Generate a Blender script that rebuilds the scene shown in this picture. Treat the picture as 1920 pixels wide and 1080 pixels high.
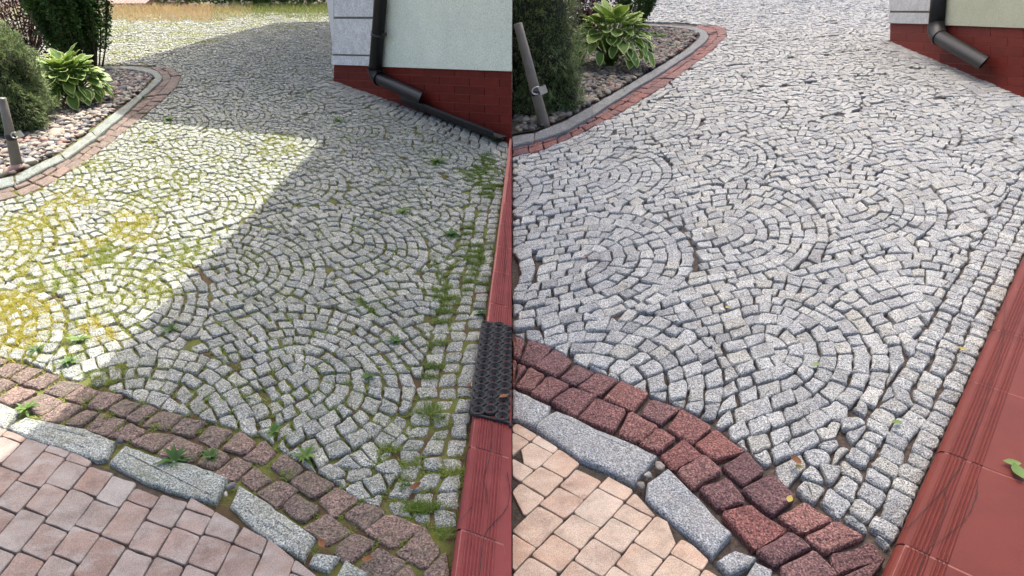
import bpy, math, random
import numpy as np
from mathutils import Vector, noise
random.seed(11); np.random.seed(11)
R = random.uniform
for o in list(bpy.data.objects): bpy.data.objects.remove(o)
SC = bpy.context.scene
# ------------------------------------------------------------------ camera
F, YH, CH = 1200.0, -130.0, 1.65           # focal length in photo pixels, horizon row, camera height
PITCH = math.atan2(540 - YH, F); CP, SP = math.cos(PITCH), math.sin(PITCH)
cam = bpy.data.objects.new('camera', bpy.data.cameras.new('camera')); SC.collection.objects.link(cam)
cam.location = (0, 0, CH); cam.rotation_euler = (math.pi/2 - PITCH, 0, 0)
cam.data.sensor_width = 36; cam.data.lens = 36*F/1920; cam.data.clip_end = 600; cam.data.clip_start = .02
SC.camera = cam
SC.render.resolution_x, SC.render.resolution_y = 1024, 576
# ------------------------------------------------------------------ light
ELEV = math.radians(58)
w = bpy.data.worlds.new('World'); SC.world = w; w.use_nodes = True
nt = w.node_tree; bg = nt.nodes['Background']
sky = nt.nodes.new('ShaderNodeTexSky'); sky.sky_type = 'NISHITA'; sky.sun_disc = False
sky.sun_elevation = ELEV; sky.sun_rotation = 0.0; sky.air_density = .7; sky.dust_density = 6.0; sky.ozone_density = 0.0
nt.links.new(sky.outputs[0], bg.inputs[0]); bg.inputs[1].default_value = 0.15
sl = bpy.data.lights.new('sun', 'SUN'); sl.energy = 2.7; sl.angle = math.radians(.4); sl.color = (1, .96, .88)
sun = bpy.data.objects.new('sun', sl); SC.collection.objects.link(sun)
sun.rotation_euler = (-(math.pi/2 - ELEV), 0, 0)      # sun stands behind the houses (+Y), shadows fall towards the viewer
SC.view_settings.view_transform = 'Standard'; SC.view_settings.look = 'None'
SC.view_settings.exposure = 1.65; SC.view_settings.gamma = 1
# ------------------------------------------------------------------ measuring helpers
def P(x, y, z=0.0):                        # photo pixel -> point on the level z
    dx, dy, dz = x-960, F*CP+(540-y)*SP, -F*SP+(540-y)*CP
    t = (z-CH)/dz; return (dx*t, dy*t)
def P3(x, y, z=0.0): a = P(x, y, z); return Vector((a[0], a[1], z))
def ztop(Y, y):                            # height whose top shows at row y, standing at depth Y
    k = (540-y)/F; return CH + Y*(k*CP-SP)/(CP+k*SP)
HOM = np.array([[8.43971232e-01, -3.93389732e-01, 1.07879788e+03], [2.10785836e-03, 9.27846191e-01, -7.00729115e+01], [-9.75017085e-05, -7.95360590e-05, 1.0]])
PL = math.atan2(640, 961); CL = math.cos(PL)
def layout_to_world(u, v, side):           # paving layout (metres) -> yard
    d = 961*CH/(v*CL*CL); x = 480 + u*d*CL/CH; y = d-100
    if side > 0:
        q = HOM @ np.array([x, y, 1.0]); x, y = q[0]/q[2], q[1]/q[2]
    if y < YH+60: return None
    return P(x, y)
def world_to_px(X, Y, Z=0):
    dz = Z-CH; dep = Y*CP-dz*SP; up = Y*SP+dz*CP
    return 960+F*X/dep, 540-F*up/dep
# ------------------------------------------------------------------ object helpers
COL = SC.collection
def tag(o, label=None, cat=None, group=None, kind=None):
    if label: o['label'] = label
    if cat: o['category'] = cat
    if group: o['group'] = group
    if kind: o['kind'] = kind
    return o
def empty(name, loc, *a, **k):
    o = bpy.data.objects.new(name, None); COL.objects.link(o); o.location = loc
    return tag(o, *a, **k)
class MB:
    def __init__(s): s.v = []; s.f = []; s.a = []; s.b = []; s.sm = []
    def add(s, vs, fs, a=0.0, b=None, smooth=False):
        n = len(s.v); s.v += [tuple(q) for q in vs]; s.f += [tuple(i+n for i in t) for t in fs]
        s.a += (list(a) if hasattr(a, '__len__') else [a]*len(vs))
        s.b += (list(b) if b is not None and hasattr(b, '__len__') else [b or 0.0]*len(vs))
        s.sm += [smooth]*len(fs)
    def build(s, name, mat, parent=None):
        me = bpy.data.meshes.new(name); off = Vector((0, 0, 0))
        if parent is not None: off = parent['_o'] if False else Vector(ORIG.get(parent.name, (0, 0, 0)))
        vs = s.v if off.length == 0 else [(x-off.x, y-off.y, z-off.z) for x, y, z in s.v]
        me.from_pydata(vs, [], s.f)
        me.polygons.foreach_set('use_smooth', s.sm)
        t = me.attributes.new('tint', 'FLOAT', 'POINT'); t.data.foreach_set('value', s.a)
        t = me.attributes.new('edge', 'FLOAT', 'POINT'); t.data.foreach_set('value', s.b)
        me.materials.append(mat); me.update()
        o = bpy.data.objects.new(name, me); COL.objects.link(o)
        if parent is not None: o.parent = parent
        return o
ORIG = {}
def thing(name, loc, label, cat, group=None):
    o = empty(name, loc, label, cat, group); ORIG[o.name] = tuple(loc); return o
def box(mb, c, ax, ay, az, a=0.0):         # centre and three half axes
    c, ax, ay, az = map(Vector, (c, ax, ay, az))
    vs = [c+sx*ax+sy*ay+sz*az for sz in (-1, 1) for sx, sy in ((-1, -1), (1, -1), (1, 1), (-1, 1))]
    fs = [(0, 3, 2, 1), (4, 5, 6, 7), (0, 1, 5, 4), (1, 2, 6, 5), (2, 3, 7, 6), (3, 0, 4, 7)]
    if ax.cross(ay).dot(az) < 0: fs = [t[::-1] for t in fs]
    mb.add(vs, fs, a)
def frame(d):
    d = d.normalized(); u = d.cross(Vector((0, 0, 1)) if abs(d.z) < .95 else Vector((1, 0, 0))).normalized(); return u, u.cross(d)
def tube(mb, pts, rad, n=10, a=0.0, cap=True, inner=None, arc=None, up=None):
    pts = [Vector(q) for q in pts]; rr = rad if hasattr(rad, '__len__') else [rad]*len(pts)
    vs = []; pu = None
    for i, q in enumerate(pts):
        d = (pts[min(i+1, len(pts)-1)]-pts[max(i-1, 0)]); u, v = frame(d)
        if pu is not None:
            u = (pu - d.normalized()*pu.dot(d.normalized())).normalized(); v = u.cross(d.normalized())
        pu = u
        for k in range(n): t = 2*math.pi*k/n; vs.append(q+(u*math.cos(t)+v*math.sin(t))*rr[i])
    fs = [(i*n+k, i*n+(k+1) % n, (i+1)*n+(k+1) % n, (i+1)*n+k) for i in range(len(pts)-1) for k in range(n)]
    if cap: fs += [tuple(range(n))[::-1], tuple((len(pts)-1)*n+k for k in range(n))]
    mb.add(vs, fs, a, smooth=True)
# ------------------------------------------------------------------ materials
def mat(name, rough=.8, spec=.3, metal=0.0):
    m = bpy.data.materials.new(name); m.use_nodes = True; t = m.node_tree; b = t.nodes['Principled BSDF']
    b.inputs['Roughness'].default_value = rough; b.inputs['Specular IOR Level'].default_value = spec; b.inputs['Metallic'].default_value = metal
    return m, t, b
def N(t, ty, **k):
    n = t.nodes.new(ty)
    for a, v in k.items(): setattr(n, a, v)
    return n
def nz(t, scale, detail=3, rough=.5, off=0):
    tc = N(t, 'ShaderNodeNewGeometry'); n = N(t, 'ShaderNodeTexNoise'); n.inputs['Scale'].default_value = scale
    n.inputs['Detail'].default_value = detail; n.inputs['Roughness'].default_value = rough
    if off:
        a = N(t, 'ShaderNodeVectorMath', operation='ADD'); a.inputs[1].default_value = (off, off*1.7, off*.3)
        t.links.new(tc.outputs['Position'], a.inputs[0]); t.links.new(a.outputs[0], n.inputs['Vector'])
    else: t.links.new(tc.outputs['Position'], n.inputs['Vector'])
    return n.outputs['Fac']
def ramp(t, fac, stops, interp='LINEAR'):
    r = N(t, 'ShaderNodeValToRGB'); r.color_ramp.interpolation = interp
    e = r.color_ramp.elements
    while len(e) < len(stops): e.new(.5)
    for q, (p, c) in zip(e, stops):
        q.position = p; q.color = (c, c, c, 1) if not hasattr(c, '__len__') else (*c, 1)
    t.links.new(fac, r.inputs[0]); return r.outputs[0]
def mix(t, f, a, b, mode='MIX'):
    m = N(t, 'ShaderNodeMix', data_type='RGBA', blend_type=mode)
    for s, v in ((m.inputs[0], f), (m.inputs[6], a), (m.inputs[7], b)):
        if hasattr(v, 'is_linked'): t.links.new(v, s)
        elif hasattr(v, '__len__'): s.default_value = (*v, 1)
        else: s.default_value = v if s.type == 'VALUE' else (v, v, v, 1)
    return m.outputs[2]
def attr(t, n): q = N(t, 'ShaderNodeAttribute'); q.attribute_name = n; return q.outputs['Fac']
def bump(t, b, h, dist=.002, strength=.6):
    u = N(t, 'ShaderNodeBump'); u.inputs['Distance'].default_value = dist; u.inputs['Strength'].default_value = strength
    t.links.new(h, u.inputs['Height']); t.links.new(u.outputs[0], b.inputs['Normal'])
def granite(name, dark, mid, light, tints, stain=None, stain_amt=.5, sc=210, rough=.75):
    m, t, b = mat(name, rough, .35)
    n1 = nz(t, sc, 2, .7); n2 = nz(t, sc*.45, 2, .6, 7)
    c = ramp(t, n1, [(.37, dark), (.45, mid), (.52, mid), (.62, light)])
    c2 = ramp(t, n2, [(.35, .72), (.6, 1.08)])
    c = mix(t, 1.0, c, c2, 'MULTIPLY')
    tt = ramp(t, attr(t, 'tint'), [(i/(len(tints)-1), q) for i, q in enumerate(tints)])
    c = mix(t, 1.0, c, tt, 'MULTIPLY')
    c = mix(t, 1.0, c, ramp(t, nz(t, 9, 4, .6, 3), [(.3, .82), (.7, 1.12)]), 'MULTIPLY')
    if stain:
        f = ramp(t, nz(t, 14, 5, .65, 21), [(.42, 0.0), (.72, stain_amt)])
        c = mix(t, f, c, stain)
    t.links.new(c, b.inputs['Base Color'])
    h = N(t, 'ShaderNodeMath', operation='ADD'); t.links.new(nz(t, 55, 4, .6), h.inputs[0]); t.links.new(n1, h.inputs[1])
    bump(t, b, h.outputs[0], .006, .8); return m
M = {}
M['sett_r'] = granite('pale_granite', (.065, .067, .065), (.345, .353, .338), (.70, .71, .685), [(.68, .68, .69), (1.02, 1.02, 1.0), (.84, .85, .87), (1.12, 1.11, 1.08), (.95, .92, .85), (.76, .77, .79), (1.05, 1.05, 1.04), (.92, .93, .95)])
M['sett_l'] = granite('weathered_granite', (.06, .06, .055), (.30, .305, .28), (.66, .665, .62), [(.68, .70, .69), (1.0, 1.02, 1.0), (.84, .86, .85), (1.13, 1.12, 1.08), (.93, .94, .84), (.76, .79, .77), (1.04, 1.04, 1.0)], (.17, .17, .09), .35)
M['red_r'] = granite('red_granite', (.025, .018, .020), (.165, .075, .070), (.36, .20, .175), [(.62, .66, .72), (1.0, .92, .9), (.8, .86, .9), (1.2, 1.15, 1.05), (.95, .75, .72), (1.15, .95, .85)], sc=150)
M['red_l'] = granite('weathered_red_granite', (.04, .033, .028), (.18, .128, .108), (.36, .27, .235), [(.7, .72, .7), (1.0, .95, .9), (.82, .8, .78), (1.1, 1.0, .95)], (.11, .10, .06), .5, sc=150)
M['kerb_r'] = granite('kerb_granite', (.09, .09, .09), (.29, .30, .295), (.58, .59, .58), [(.9, .92, .95), (1.02, 1.02, 1.0)], (.33, .29, .23), .35, sc=170)
M['bed_kerb_r'] = granite('grey_bed_kerb', (.04, .042, .043), (.165, .175, .18), (.34, .355, .36), [(.9, .92, .95), (1.02, 1.02, 1.0)], (.10, .09, .07), .4, sc=150)
M['bed_kerb_l'] = granite('weathered_bed_kerb', (.05, .055, .05), (.20, .215, .20), (.42, .44, .41), [(.9, .95, .93), (1.02, 1.02, .98)], (.11, .12, .06), .5, sc=150)
M['kerb_l'] = granite('weathered_kerb_granite', (.06, .065, .06), (.27, .285, .265), (.56, .57, .54), [(.9, .95, .93), (1.02, 1.02, .98)], (.17, .17, .10), .45, sc=170)
def blockmat(name, cols):
    m, t, b = mat(name, .85, .25)
    c = ramp(t, attr(t, 'tint'), [(i/(len(cols)-1), q) for i, q in enumerate(cols)])
    mp = N(t, 'ShaderNodeMapping'); g = N(t, 'ShaderNodeNewGeometry'); mp.inputs['Scale'].default_value = (9, 22, 9); mp.inputs['Rotation'].default_value = (0, 0, .4)
    n = N(t, 'ShaderNodeTexNoise'); n.inputs['Scale'].default_value = 1.0; n.inputs['Detail'].default_value = 5
    t.links.new(g.outputs['Position'], mp.inputs[0]); t.links.new(mp.outputs[0], n.inputs['Vector'])
    c = mix(t, ramp(t, n.outputs[0], [(.45, 0.0), (.7, .75)]), c, cols[-1])
    c = mix(t, 1.0, c, ramp(t, nz(t, 300, 3, .8), [(.36, .62), (.5, .98), (.62, 1.2)]), 'MULTIPLY')
    c = mix(t, 1.0, c, ramp(t, nz(t, 14, 6, .7, 9), [(.32, .72), (.5, .98), (.7, 1.12)]), 'MULTIPLY')
    t.links.new(c, b.inputs['Base Color']); bump(t, b, nz(t, 260, 4, .8), .003, .9); return m
M['block_r'] = blockmat('sand_concrete', [(.54, .36, .25), (.60, .45, .33), (.52, .39, .285), (.50, .345, .25), (.64, .52, .40)])
M['block_l'] = blockmat('faded_concrete', [(.30, .205, .16), (.33, .25, .21), (.31, .265, .23), (.27, .19, .155), (.38, .345, .31)])
def simple(name, stops, sc, rough=.85, b_sc=None, b_d=.002, spec=.3, metal=0, use_tint=False, detail=4):
    m, t, b = mat(name, rough, spec, metal)
    c = ramp(t, nz(t, sc, detail, .6), stops)
    if use_tint: c = mix(t, 1.0, c, ramp(t, attr(t, 'tint'), use_tint), 'MULTIPLY')
    t.links.new(c, b.inputs['Base Color'])
    if b_sc: bump(t, b, nz(t, b_sc, 4, .6), b_d, .7)
    return m
M['sand'] = simple('joint_sand', [(.3, (.035, .029, .025)), (.7, (.12, .09, .07))], 60, b_sc=150, b_d=.006)
M['mossjoint'] = simple('mossy_joint_soil', [(.35, (.07, .045, .025)), (.46, (.085, .06, .025)), (.54, (.10, .105, .025)), (.7, (.15, .17, .03))], 6, b_sc=170, b_d=.008, detail=6)
M['soil'] = simple('soil', [(.3, (.035, .028, .02)), (.7, (.08, .062, .045))], 30, b_sc=90, b_d=.01)
M['tile_r'] = simple('red_clay_tile', [(.3, (.115, .020, .014)), (.7, (.145, .027, .019))], 5, .55, 380, .0012, .18)
M['tile_l'] = simple('dull_red_clay_tile', [(.3, (.145, .027, .027)), (.7, (.20, .043, .042))], 8, .6, 380, .0012, .18)
M['grout'] = simple('grout', [(.3, (.24, .085, .068)), (.7, (.36, .15, .12))], 40)
M['crack'] = simple('crack_dirt', [(.3, (.015, .01, .01)), (.7, (.05, .035, .03))], 60)
M['plinth'] = simple('red_clinker_tile', [(.35, (.115, .014, .009)), (.65, (.15, .020, .013))], 14, .6, 120, .001, .15, use_tint=[(0, (.85, .85, .85)), (1, (1.12, 1.12, 1.12))])
M['plinth_joint'] = simple('red_mortar', [(.3, (.24, .07, .052)), (.7, (.30, .095, .07))], 30)
def plaster(name, col):
    m, t, b = mat(name, .9, .2)
    c = mix(t, 1.0, col, ramp(t, nz(t, 3, 4, .6), [(.3, .93), (.7, 1.05)]), 'MULTIPLY')
    c = mix(t, 1.0, c, ramp(t, nz(t, 90, 3, .8), [(.36, .74), (.60, 1.12)]), 'MULTIPLY')
    t.links.new(c, b.inputs['Base Color']); bump(t, b, nz(t, 90, 3, .8), .010, 1.0); return m
M['stucco_l'] = plaster('pale_green_stucco', (.82, .87, .72)); M['stucco_r'] = plaster('olive_stucco', (.45, .465, .345))
M['quoin_l'] = granite('pale_quoin', (.45, .45, .44), (.70, .70, .67), (.85, .85, .82), [(.95, .97, 1), (1, 1, 1)], sc=150)
M['quoin_r'] = granite('grey_quoin', (.30, .31, .31), (.46, .47, .46), (.62, .63, .61), [(.95, .97, 1), (1, 1, 1)], sc=150)
M['groove'] = simple('groove_render', [(.3, (.16, .15, .11)), (.7, (.22, .2, .15))], 20)
M['pipe'] = simple('anthracite_steel', [(.3, (.009, .0085, .009)), (.7, (.015, .014, .015))], 12, .42, spec=.28)
M['rubber'] = simple('black_rubber', [(.3, (.010, .010, .011)), (.7, (.022, .022, .022))], 60, .6, 200, .001, .4)
M['post'] = simple('beige_painted_steel', [(.3, (.12, .105, .085)), (.7, (.17, .15, .12))], 14, .45, spec=.4)
M['black'] = simple('black_plastic', [(.3, .012), (.7, .02)], 30, .35, spec=.5)
M['steel'] = simple('bright_steel', [(.3, .45), (.7, .6)], 30, .28, spec=.6, metal=.85)
def leafmat(name, cols, edge=None, trans=.25, rough=.5, sc=6):
    m, t, b = mat(name, rough, .3)
    c = ramp(t, attr(t, 'tint'), [(i/(len(cols)-1), q) for i, q in enumerate(cols)])
    if edge is not None:
        n = nz(t, 60, 2, .5); a = N(t, 'ShaderNodeMath', operation='MULTIPLY_ADD'); t.links.new(n, a.inputs[0]); a.inputs[1].default_value = .22; t.links.new(attr(t, 'edge'), a.inputs[2])
        c = mix(t, ramp(t, a.outputs[0], [(.86, 0.0), (.98, 1.0)]), c, edge)
    t.links.new(c, b.inputs['Base Color'])
    tr = N(t, 'ShaderNodeBsdfTranslucent'); t.links.new(c, tr.inputs[0]); ms = N(t, 'ShaderNodeMixShader'); ms.inputs[0].default_value = trans
    t.links.new(b.outputs[0], ms.inputs[1]); t.links.new(tr.outputs[0], ms.inputs[2])
    t.links.new(ms.outputs[0], t.nodes['Material Output'].inputs[0]); return m
M['grass'] = leafmat('joint_grass', [(.07, .12, .02), (.13, .20, .025), (.24, .27, .03), (.38, .35, .035), (.46, .34, .07)])
M['weed'] = leafmat('weed_leaf', [(.035, .08, .02), (.07, .15, .028), (.16, .25, .05)])
M['dry'] = leafmat('dry_grass', [(.12, .19, .04), (.24, .27, .08), (.50, .40, .20), (.52, .33, .20)])
M['hosta'] = leafmat('hosta_leaf', [(.07, .15, .03), (.13, .23, .035), (.24, .34, .06)], (.50, .57, .22), .25, .5)
M['conifer'] = leafmat('juniper_needle', [(.06, .095, .04), (.13, .19, .075), (.25, .31, .12), (.32, .28, .14)], None, .25, .6)
M['column'] = leafmat('shrub_leaf', [(.025, .06, .012), (.05, .11, .02), (.14, .24, .04)], None, .25)
M['barberry'] = leafmat('dark_red_leaf', [(.025, .010, .010), (.06, .018, .018), (.10, .03, .025)], None, .2)
M['iris'] = leafmat('blade_leaf', [(.04, .08, .05), (.08, .13, .08)], None, .15)
M['bark'] = simple('bark', [(.3, (.035, .025, .018)), (.7, (.10, .075, .05))], 60, b_sc=80)
def pebmat(name, cols):
    m, t, b = mat(name, .7, .3); c = ramp(t, attr(t, 'tint'), [(i/(len(cols)-1), q) for i, q in enumerate(cols)], 'CONSTANT')
    c = mix(t, 1.0, c, ramp(t, nz(t, 130, 4, .7), [(.3, .7), (.7, 1.15)]), 'MULTIPLY')
    t.links.new(c, b.inputs['Base Color']); bump(t, b, nz(t, 120, 3, .6), .002, .4); return m
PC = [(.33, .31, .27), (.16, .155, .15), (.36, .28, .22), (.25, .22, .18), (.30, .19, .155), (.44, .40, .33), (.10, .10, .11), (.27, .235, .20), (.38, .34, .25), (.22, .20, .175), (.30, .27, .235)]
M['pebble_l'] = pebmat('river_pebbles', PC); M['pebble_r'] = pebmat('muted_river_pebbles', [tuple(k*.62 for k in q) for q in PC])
M['concrete'] = simple('building_render', [(.3, (.62, .60, .56)), (.7, (.70, .68, .64))], 2)
M['shade_slab'] = simple('shade_slab_boards', [(.3, (.30, .28, .25)), (.7, (.38, .36, .32))], 3)
M['brick'] = simple('dark_red_brick', [(.3, (.16, .05, .045)), (.7, (.25, .085, .07))], 9, .8, 60, .004)
M['coping'] = simple('worn_brick_coping', [(.3, (.20, .12, .10)), (.7, (.33, .24, .2))], 20, .8, 60, .004)
M['white'] = simple('white_render', [(.3, .66), (.7, .74)], 6)
M['leaf_g'] = leafmat('fallen_green', [(.10, .20, .04), (.22, .30, .08)]); M['leaf_b'] = leafmat('fallen_brown', [(.16, .06, .025), (.30, .13, .05)])
M['leaf_y'] = leafmat('fallen_yellow', [(.42, .30, .06), (.5, .42, .10)])
# ------------------------------------------------------------------ plane geometry
def area(p): return .5*sum(p[i][0]*p[(i+1) % len(p)][1]-p[(i+1) % len(p)][0]*p[i][1] for i in range(len(p)))
def inside(pt, poly):
    x, y = pt; r = False; n = len(poly); j = n-1
    for i in range(n):
        xi, yi = poly[i]; xj, yj = poly[j]
        if (yi > y) != (yj > y) and x < (xj-xi)*(y-yi)/(yj-yi)+xi: r = not r
        j = i
    return r
def clip_line(p, a, b, keep):              # keep the side of a->b on which `keep` lies
    nx, ny = -(b[1]-a[1]), b[0]-a[0]; l = math.hypot(nx, ny)
    if l < 1e-9: return p
    nx /= l; ny /= l; f = lambda q: (q[0]-a[0])*nx+(q[1]-a[1])*ny
    sg = 1 if f(keep) > 0 else -1; out = []
    for i in range(len(p)):
        q, r = p[i], p[(i+1) % len(p)]; fq, fr = sg*f(q), sg*f(r)
        if fq >= 0: out.append(q)
        if (fq >= 0) != (fr >= 0): t = fq/(fq-fr); out.append((q[0]+(r[0]-q[0])*t, q[1]+(r[1]-q[1])*t))
    return out
def segdist(q, a, b):
    dx, dy = b[0]-a[0], b[1]-a[1]; l = dx*dx+dy*dy or 1e-9; t = max(0, min(1, ((q[0]-a[0])*dx+(q[1]-a[1])*dy)/l))
    return math.hypot(q[0]-a[0]-t*dx, q[1]-a[1]-t*dy)
def touches(p, a, b):
    if inside(a, p) or inside(b, p): return True
    o = lambda u, v, w: (v[0]-u[0])*(w[1]-u[1])-(v[1]-u[1])*(w[0]-u[0])
    for i in range(len(p)):
        c, d = p[i-1], p[i]
        if (o(a, b, c) > 0) != (o(a, b, d) > 0) and (o(c, d, a) > 0) != (o(c, d, b) > 0): return True
    return False
def fit(p, region, out=False):             # cut a stone against an outline; None if nothing of it is left
    n = len(p); c = (sum(q[0] for q in p)/n, sum(q[1] for q in p)/n)
    smp = [c]+[(q[0]*.85+c[0]*.15, q[1]*.85+c[1]*.15) for q in p]
    ok = [q for q in smp if inside(q, region) != out]
    if not ok: return None
    if len(ok) < len(smp) or any(inside(q, region) == out for q in p):
        k = (sum(q[0] for q in ok)/len(ok), sum(q[1] for q in ok)/len(ok))
        if inside(k, region) == out: k = ok[0]
        for i in range(len(region)):
            a, b = region[i], region[(i+1) % len(region)]
            if segdist(k, a, b) < .13 and touches(p, a, b): p = clip_line(p, a, b, k)
            if len(p) < 3: return None
        cc = (sum(q[0] for q in p)/len(p), sum(q[1] for q in p)/len(p))
        if inside(cc, region) == out: return None
    return p
def stone(mb, p, zt, gap, lod=0, tint=0.0, bev=.0045, rough=.0025, corner=.008, depth=.035, tilt=.012):
    ar = area(p)
    if abs(ar) < 6e-4: return
    if ar < 0: p = p[::-1]
    # merge near points
    q = []
    for a in p:
        if not q or math.hypot(a[0]-q[-1][0], a[1]-q[-1][1]) > .008: q.append(a)
    if len(q) > 2 and math.hypot(q[0][0]-q[-1][0], q[0][1]-q[-1][1]) < .008: q.pop()
    if len(q) < 3: return
    n = len(q); cx = sum(a[0] for a in q)/n; cy = sum(a[1] for a in q)/n
    ch = []
    for i in range(n):
        a, b = q[i], q[(i+1) % n]; l = math.hypot(b[0]-a[0], b[1]-a[1]); c0 = min(corner*R(.5, 1.5), l*.32)/l; c1 = 1-min(corner*R(.5, 1.5), l*.32)/l
        for t in ((c0, c1) if (lod or l < .05) else (c0, R(.4, .6), c1)):
            j = .0028 if c0 < t < c1 else 0
            ch.append((a[0]+(b[0]-a[0])*t+R(-j, j), a[1]+(b[1]-a[1])*t+R(-j, j)))
    r = math.sqrt(abs(ar)/math.pi)
    def ring(d, z, j, zj):
        o = []
        for x, y in ch:
            dx, dy = x-cx, y-cy; l = math.hypot(dx, dy) or 1e-6; k = max(.12, 1-d/l)
            X, Y = cx+dx*k+R(-j, j), cy+dy*k+R(-j, j)
            o.append((X, Y, z+(X-cx)*tx+(Y-cy)*ty+R(-zj, zj)))
        return o
    tx, ty = R(-tilt, tilt)*3, R(-tilt, tilt)*3; m = len(ch); g = gap*.5
    if lod == 0:
        rs = [ring(g+.002, zt-depth, 0, 0), ring(g, zt-.011, .0012, .001), ring(g+bev*.5, zt-.0035, .0012, .0012), ring(g+bev*1.5, zt-.0005, .0012, rough*.7), ring(r*.55+g, zt+.0015, .002, rough)]
    else:
        rs = [ring(g, zt-depth*.7, 0, 0), ring(g+.001, zt-.006, .001, .001), ring(g+bev, zt, .001, rough)]
    vs = [v for q_ in rs for v in q_]; vs.append((cx, cy, zt+R(-rough, rough)+.001))
    fs = []
    for k in range(len(rs)-1):
        for i in range(m): fs.append((k*m+i, k*m+(i+1) % m, (k+1)*m+(i+1) % m, (k+1)*m+i))
    k = len(rs)-1
    for i in range(m): fs.append((k*m+i, k*m+(i+1) % m, len(vs)-1))
    mb.add(vs, fs, tint)
def PX(l, z=0): return [P(x, y, z) for x, y in l]
def resample(pl, n):
    d = [0]
    for a, b in zip(pl, pl[1:]): d.append(d[-1]+math.hypot(b[0]-a[0], b[1]-a[1]))
    out = []
    for k in range(n+1):
        s = d[-1]*k/n; i = 0
        while i < len(d)-2 and d[i+1] < s: i += 1
        t = (s-d[i])/max(1e-9, d[i+1]-d[i]); out.append(tuple(pl[i][c]+(pl[i+1][c]-pl[i][c])*t for c in range(len(pl[0]))))
    return out
def length(pl): return sum(math.hypot(b[0]-a[0], b[1]-a[1]) for a, b in zip(pl, pl[1:]))
EPS = .0015
# ------------------------------------------------------------------ outlines, measured on the photograph
BED_OUT_L = [(-260, 400), (0, 352), (30, 343), (80, 316), (123, 297), (182, 256), (227, 219), (267, 182), (293, 159), (305, 145), (298, 134), (280, 127), (247, 124), (187, 124), (60, 128), (-200, 135)]
BED_IN_L = [(-260, 365), (0, 330), (27, 323), (70, 303), (110, 284), (167, 241), (213, 207), (253, 178), (277, 156), (285, 145), (276, 137), (233, 131), (187, 130), (60, 134), (-200, 140)]
RED_OUT_L = [(-260, 430), (0, 377), (67, 358), (110, 334), (160, 303), (200, 273), (257, 227), (300, 193), (333, 160), (339, 143), (327, 130), (300, 124)]
BED_OUT_R = [(960, 272), (1003, 263), (1060, 245), (1110, 217), (1175, 175), (1240, 136), (1293, 101), (1320, 80), (1330, 67), (1323, 57), (1303, 50), (1250, 47), (1197, 44), (1080, 40), (960, 38)]
BED_IN_R = [(960, 250), (1003, 243), (1055, 222), (1110, 191), (1165, 161), (1227, 125), (1277, 95), (1303, 72), (1307, 62), (1300, 58), (1270, 53), (1245, 50), (1197, 48), (1080, 44), (960, 42)]
RED_OUT_R = [(960, 293), (1013, 283), (1093, 247), (1160, 213), (1243, 163), (1293, 127), (1337, 93), (1363, 67), (1360, 52), (1335, 47), (1310, 46)]
LOW_UP_L = [(-120, 640), (0, 668), (53, 680), (117, 707), (180, 723), (233, 740), (277, 757), (320, 773), (373, 785), (420, 797), (480, 820), (510, 832), (553, 863), (620, 900), (667, 933), (713, 953), (777, 980), (827, 993), (843, 1017), (846, 1100)]
LOW_DN_L = [(-120, 705), (0, 748), (57, 780), (133, 797), (213, 823), (290, 853), (367, 873), (427, 893), (480, 925), (530, 963), (587, 1003), (637, 1043), (700, 1100)]
LOW_UP_R = [(960, 623), (973, 630), (1010, 643), (1037, 650), (1063, 667), (1117, 693), (1160, 714), (1207, 733), (1257, 753), (1313, 780), (1350, 803), (1383, 830), (1440, 875), (1473, 920), (1510, 937), (1533, 960), (1573, 970), (1593, 990), (1627, 1000), (1657, 1020), (1668, 1036), (1640, 1095)]
LOW_DN_R = [(960, 725), (1010, 743), (1037, 763), (1060, 770), (1100, 793), (1147, 810), (1193, 830), (1243, 860), (1280, 893), (1320, 930), (1360, 977), (1380, 997), (1420, 1033), (1440, 1053), (1490, 1110)]
TILE_L = [(843, 1110), (847, 1080), (855, 1010), (872, 855), (885, 777), (907, 607), (923, 510), (938, 393), (946, 345), (957, 270)]
TILE_R = [(1630, 1110), (1653, 1080), (1673, 1035), (1750, 862), (1810, 732), (1852, 633), (1887, 555), (1920, 480), (1990, 320)]
BLK_L = [(-100, 740), (0, 797), (47, 817), (130, 843), (177, 867), (260, 897), (303, 923), (360, 933), (407, 960), (457, 987), (510, 1013), (560, 1053), (615, 1085)]
BLK_R = [(960, 787), (1017, 820), (1053, 843), (1090, 870), (1143, 890), (1190, 920), (1233, 960), (1280, 1000), (1327, 1047), (1375, 1095)]
WALL_L = [(625, 150), (960, 270)]; WALL_R = [(1668, 77), (1730, 97), (1800, 124), (1873, 158), (1920, 182), (2010, 226)]
# paving outlines in the yard
wl = PX(TILE_L)
REG_L = PX(RED_OUT_L) + PX([(270, 122), (187, 121), (0, 124), (-260, 128)]) + PX([(-260, 24), (0, 24), (300, 24), (620, 24)]) + PX([(640, 90), (625, 150)]) + [(-EPS, P(960, 270)[1])] + [(-.012, 5.2)] + PX(TILE_L[::-1][1:-1]) + PX(LOW_UP_L[::-1][1:])
REG_R = PX(RED_OUT_R) + PX([(1290, 43), (1197, 40), (1080, 37), (960, 35)]) + [(EPS, P(960, 35)[1]), (EPS, 26)] + [(24, 26), (24, 24), (14, 20)] + PX([(1690, 20)]) + PX(WALL_R) + PX(TILE_R[::-1]) [0:-1] + PX(LOW_UP_R[::-1][1:]) + [(EPS, P(960, 623)[1]), (EPS, P(960, 293)[1])]
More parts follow.
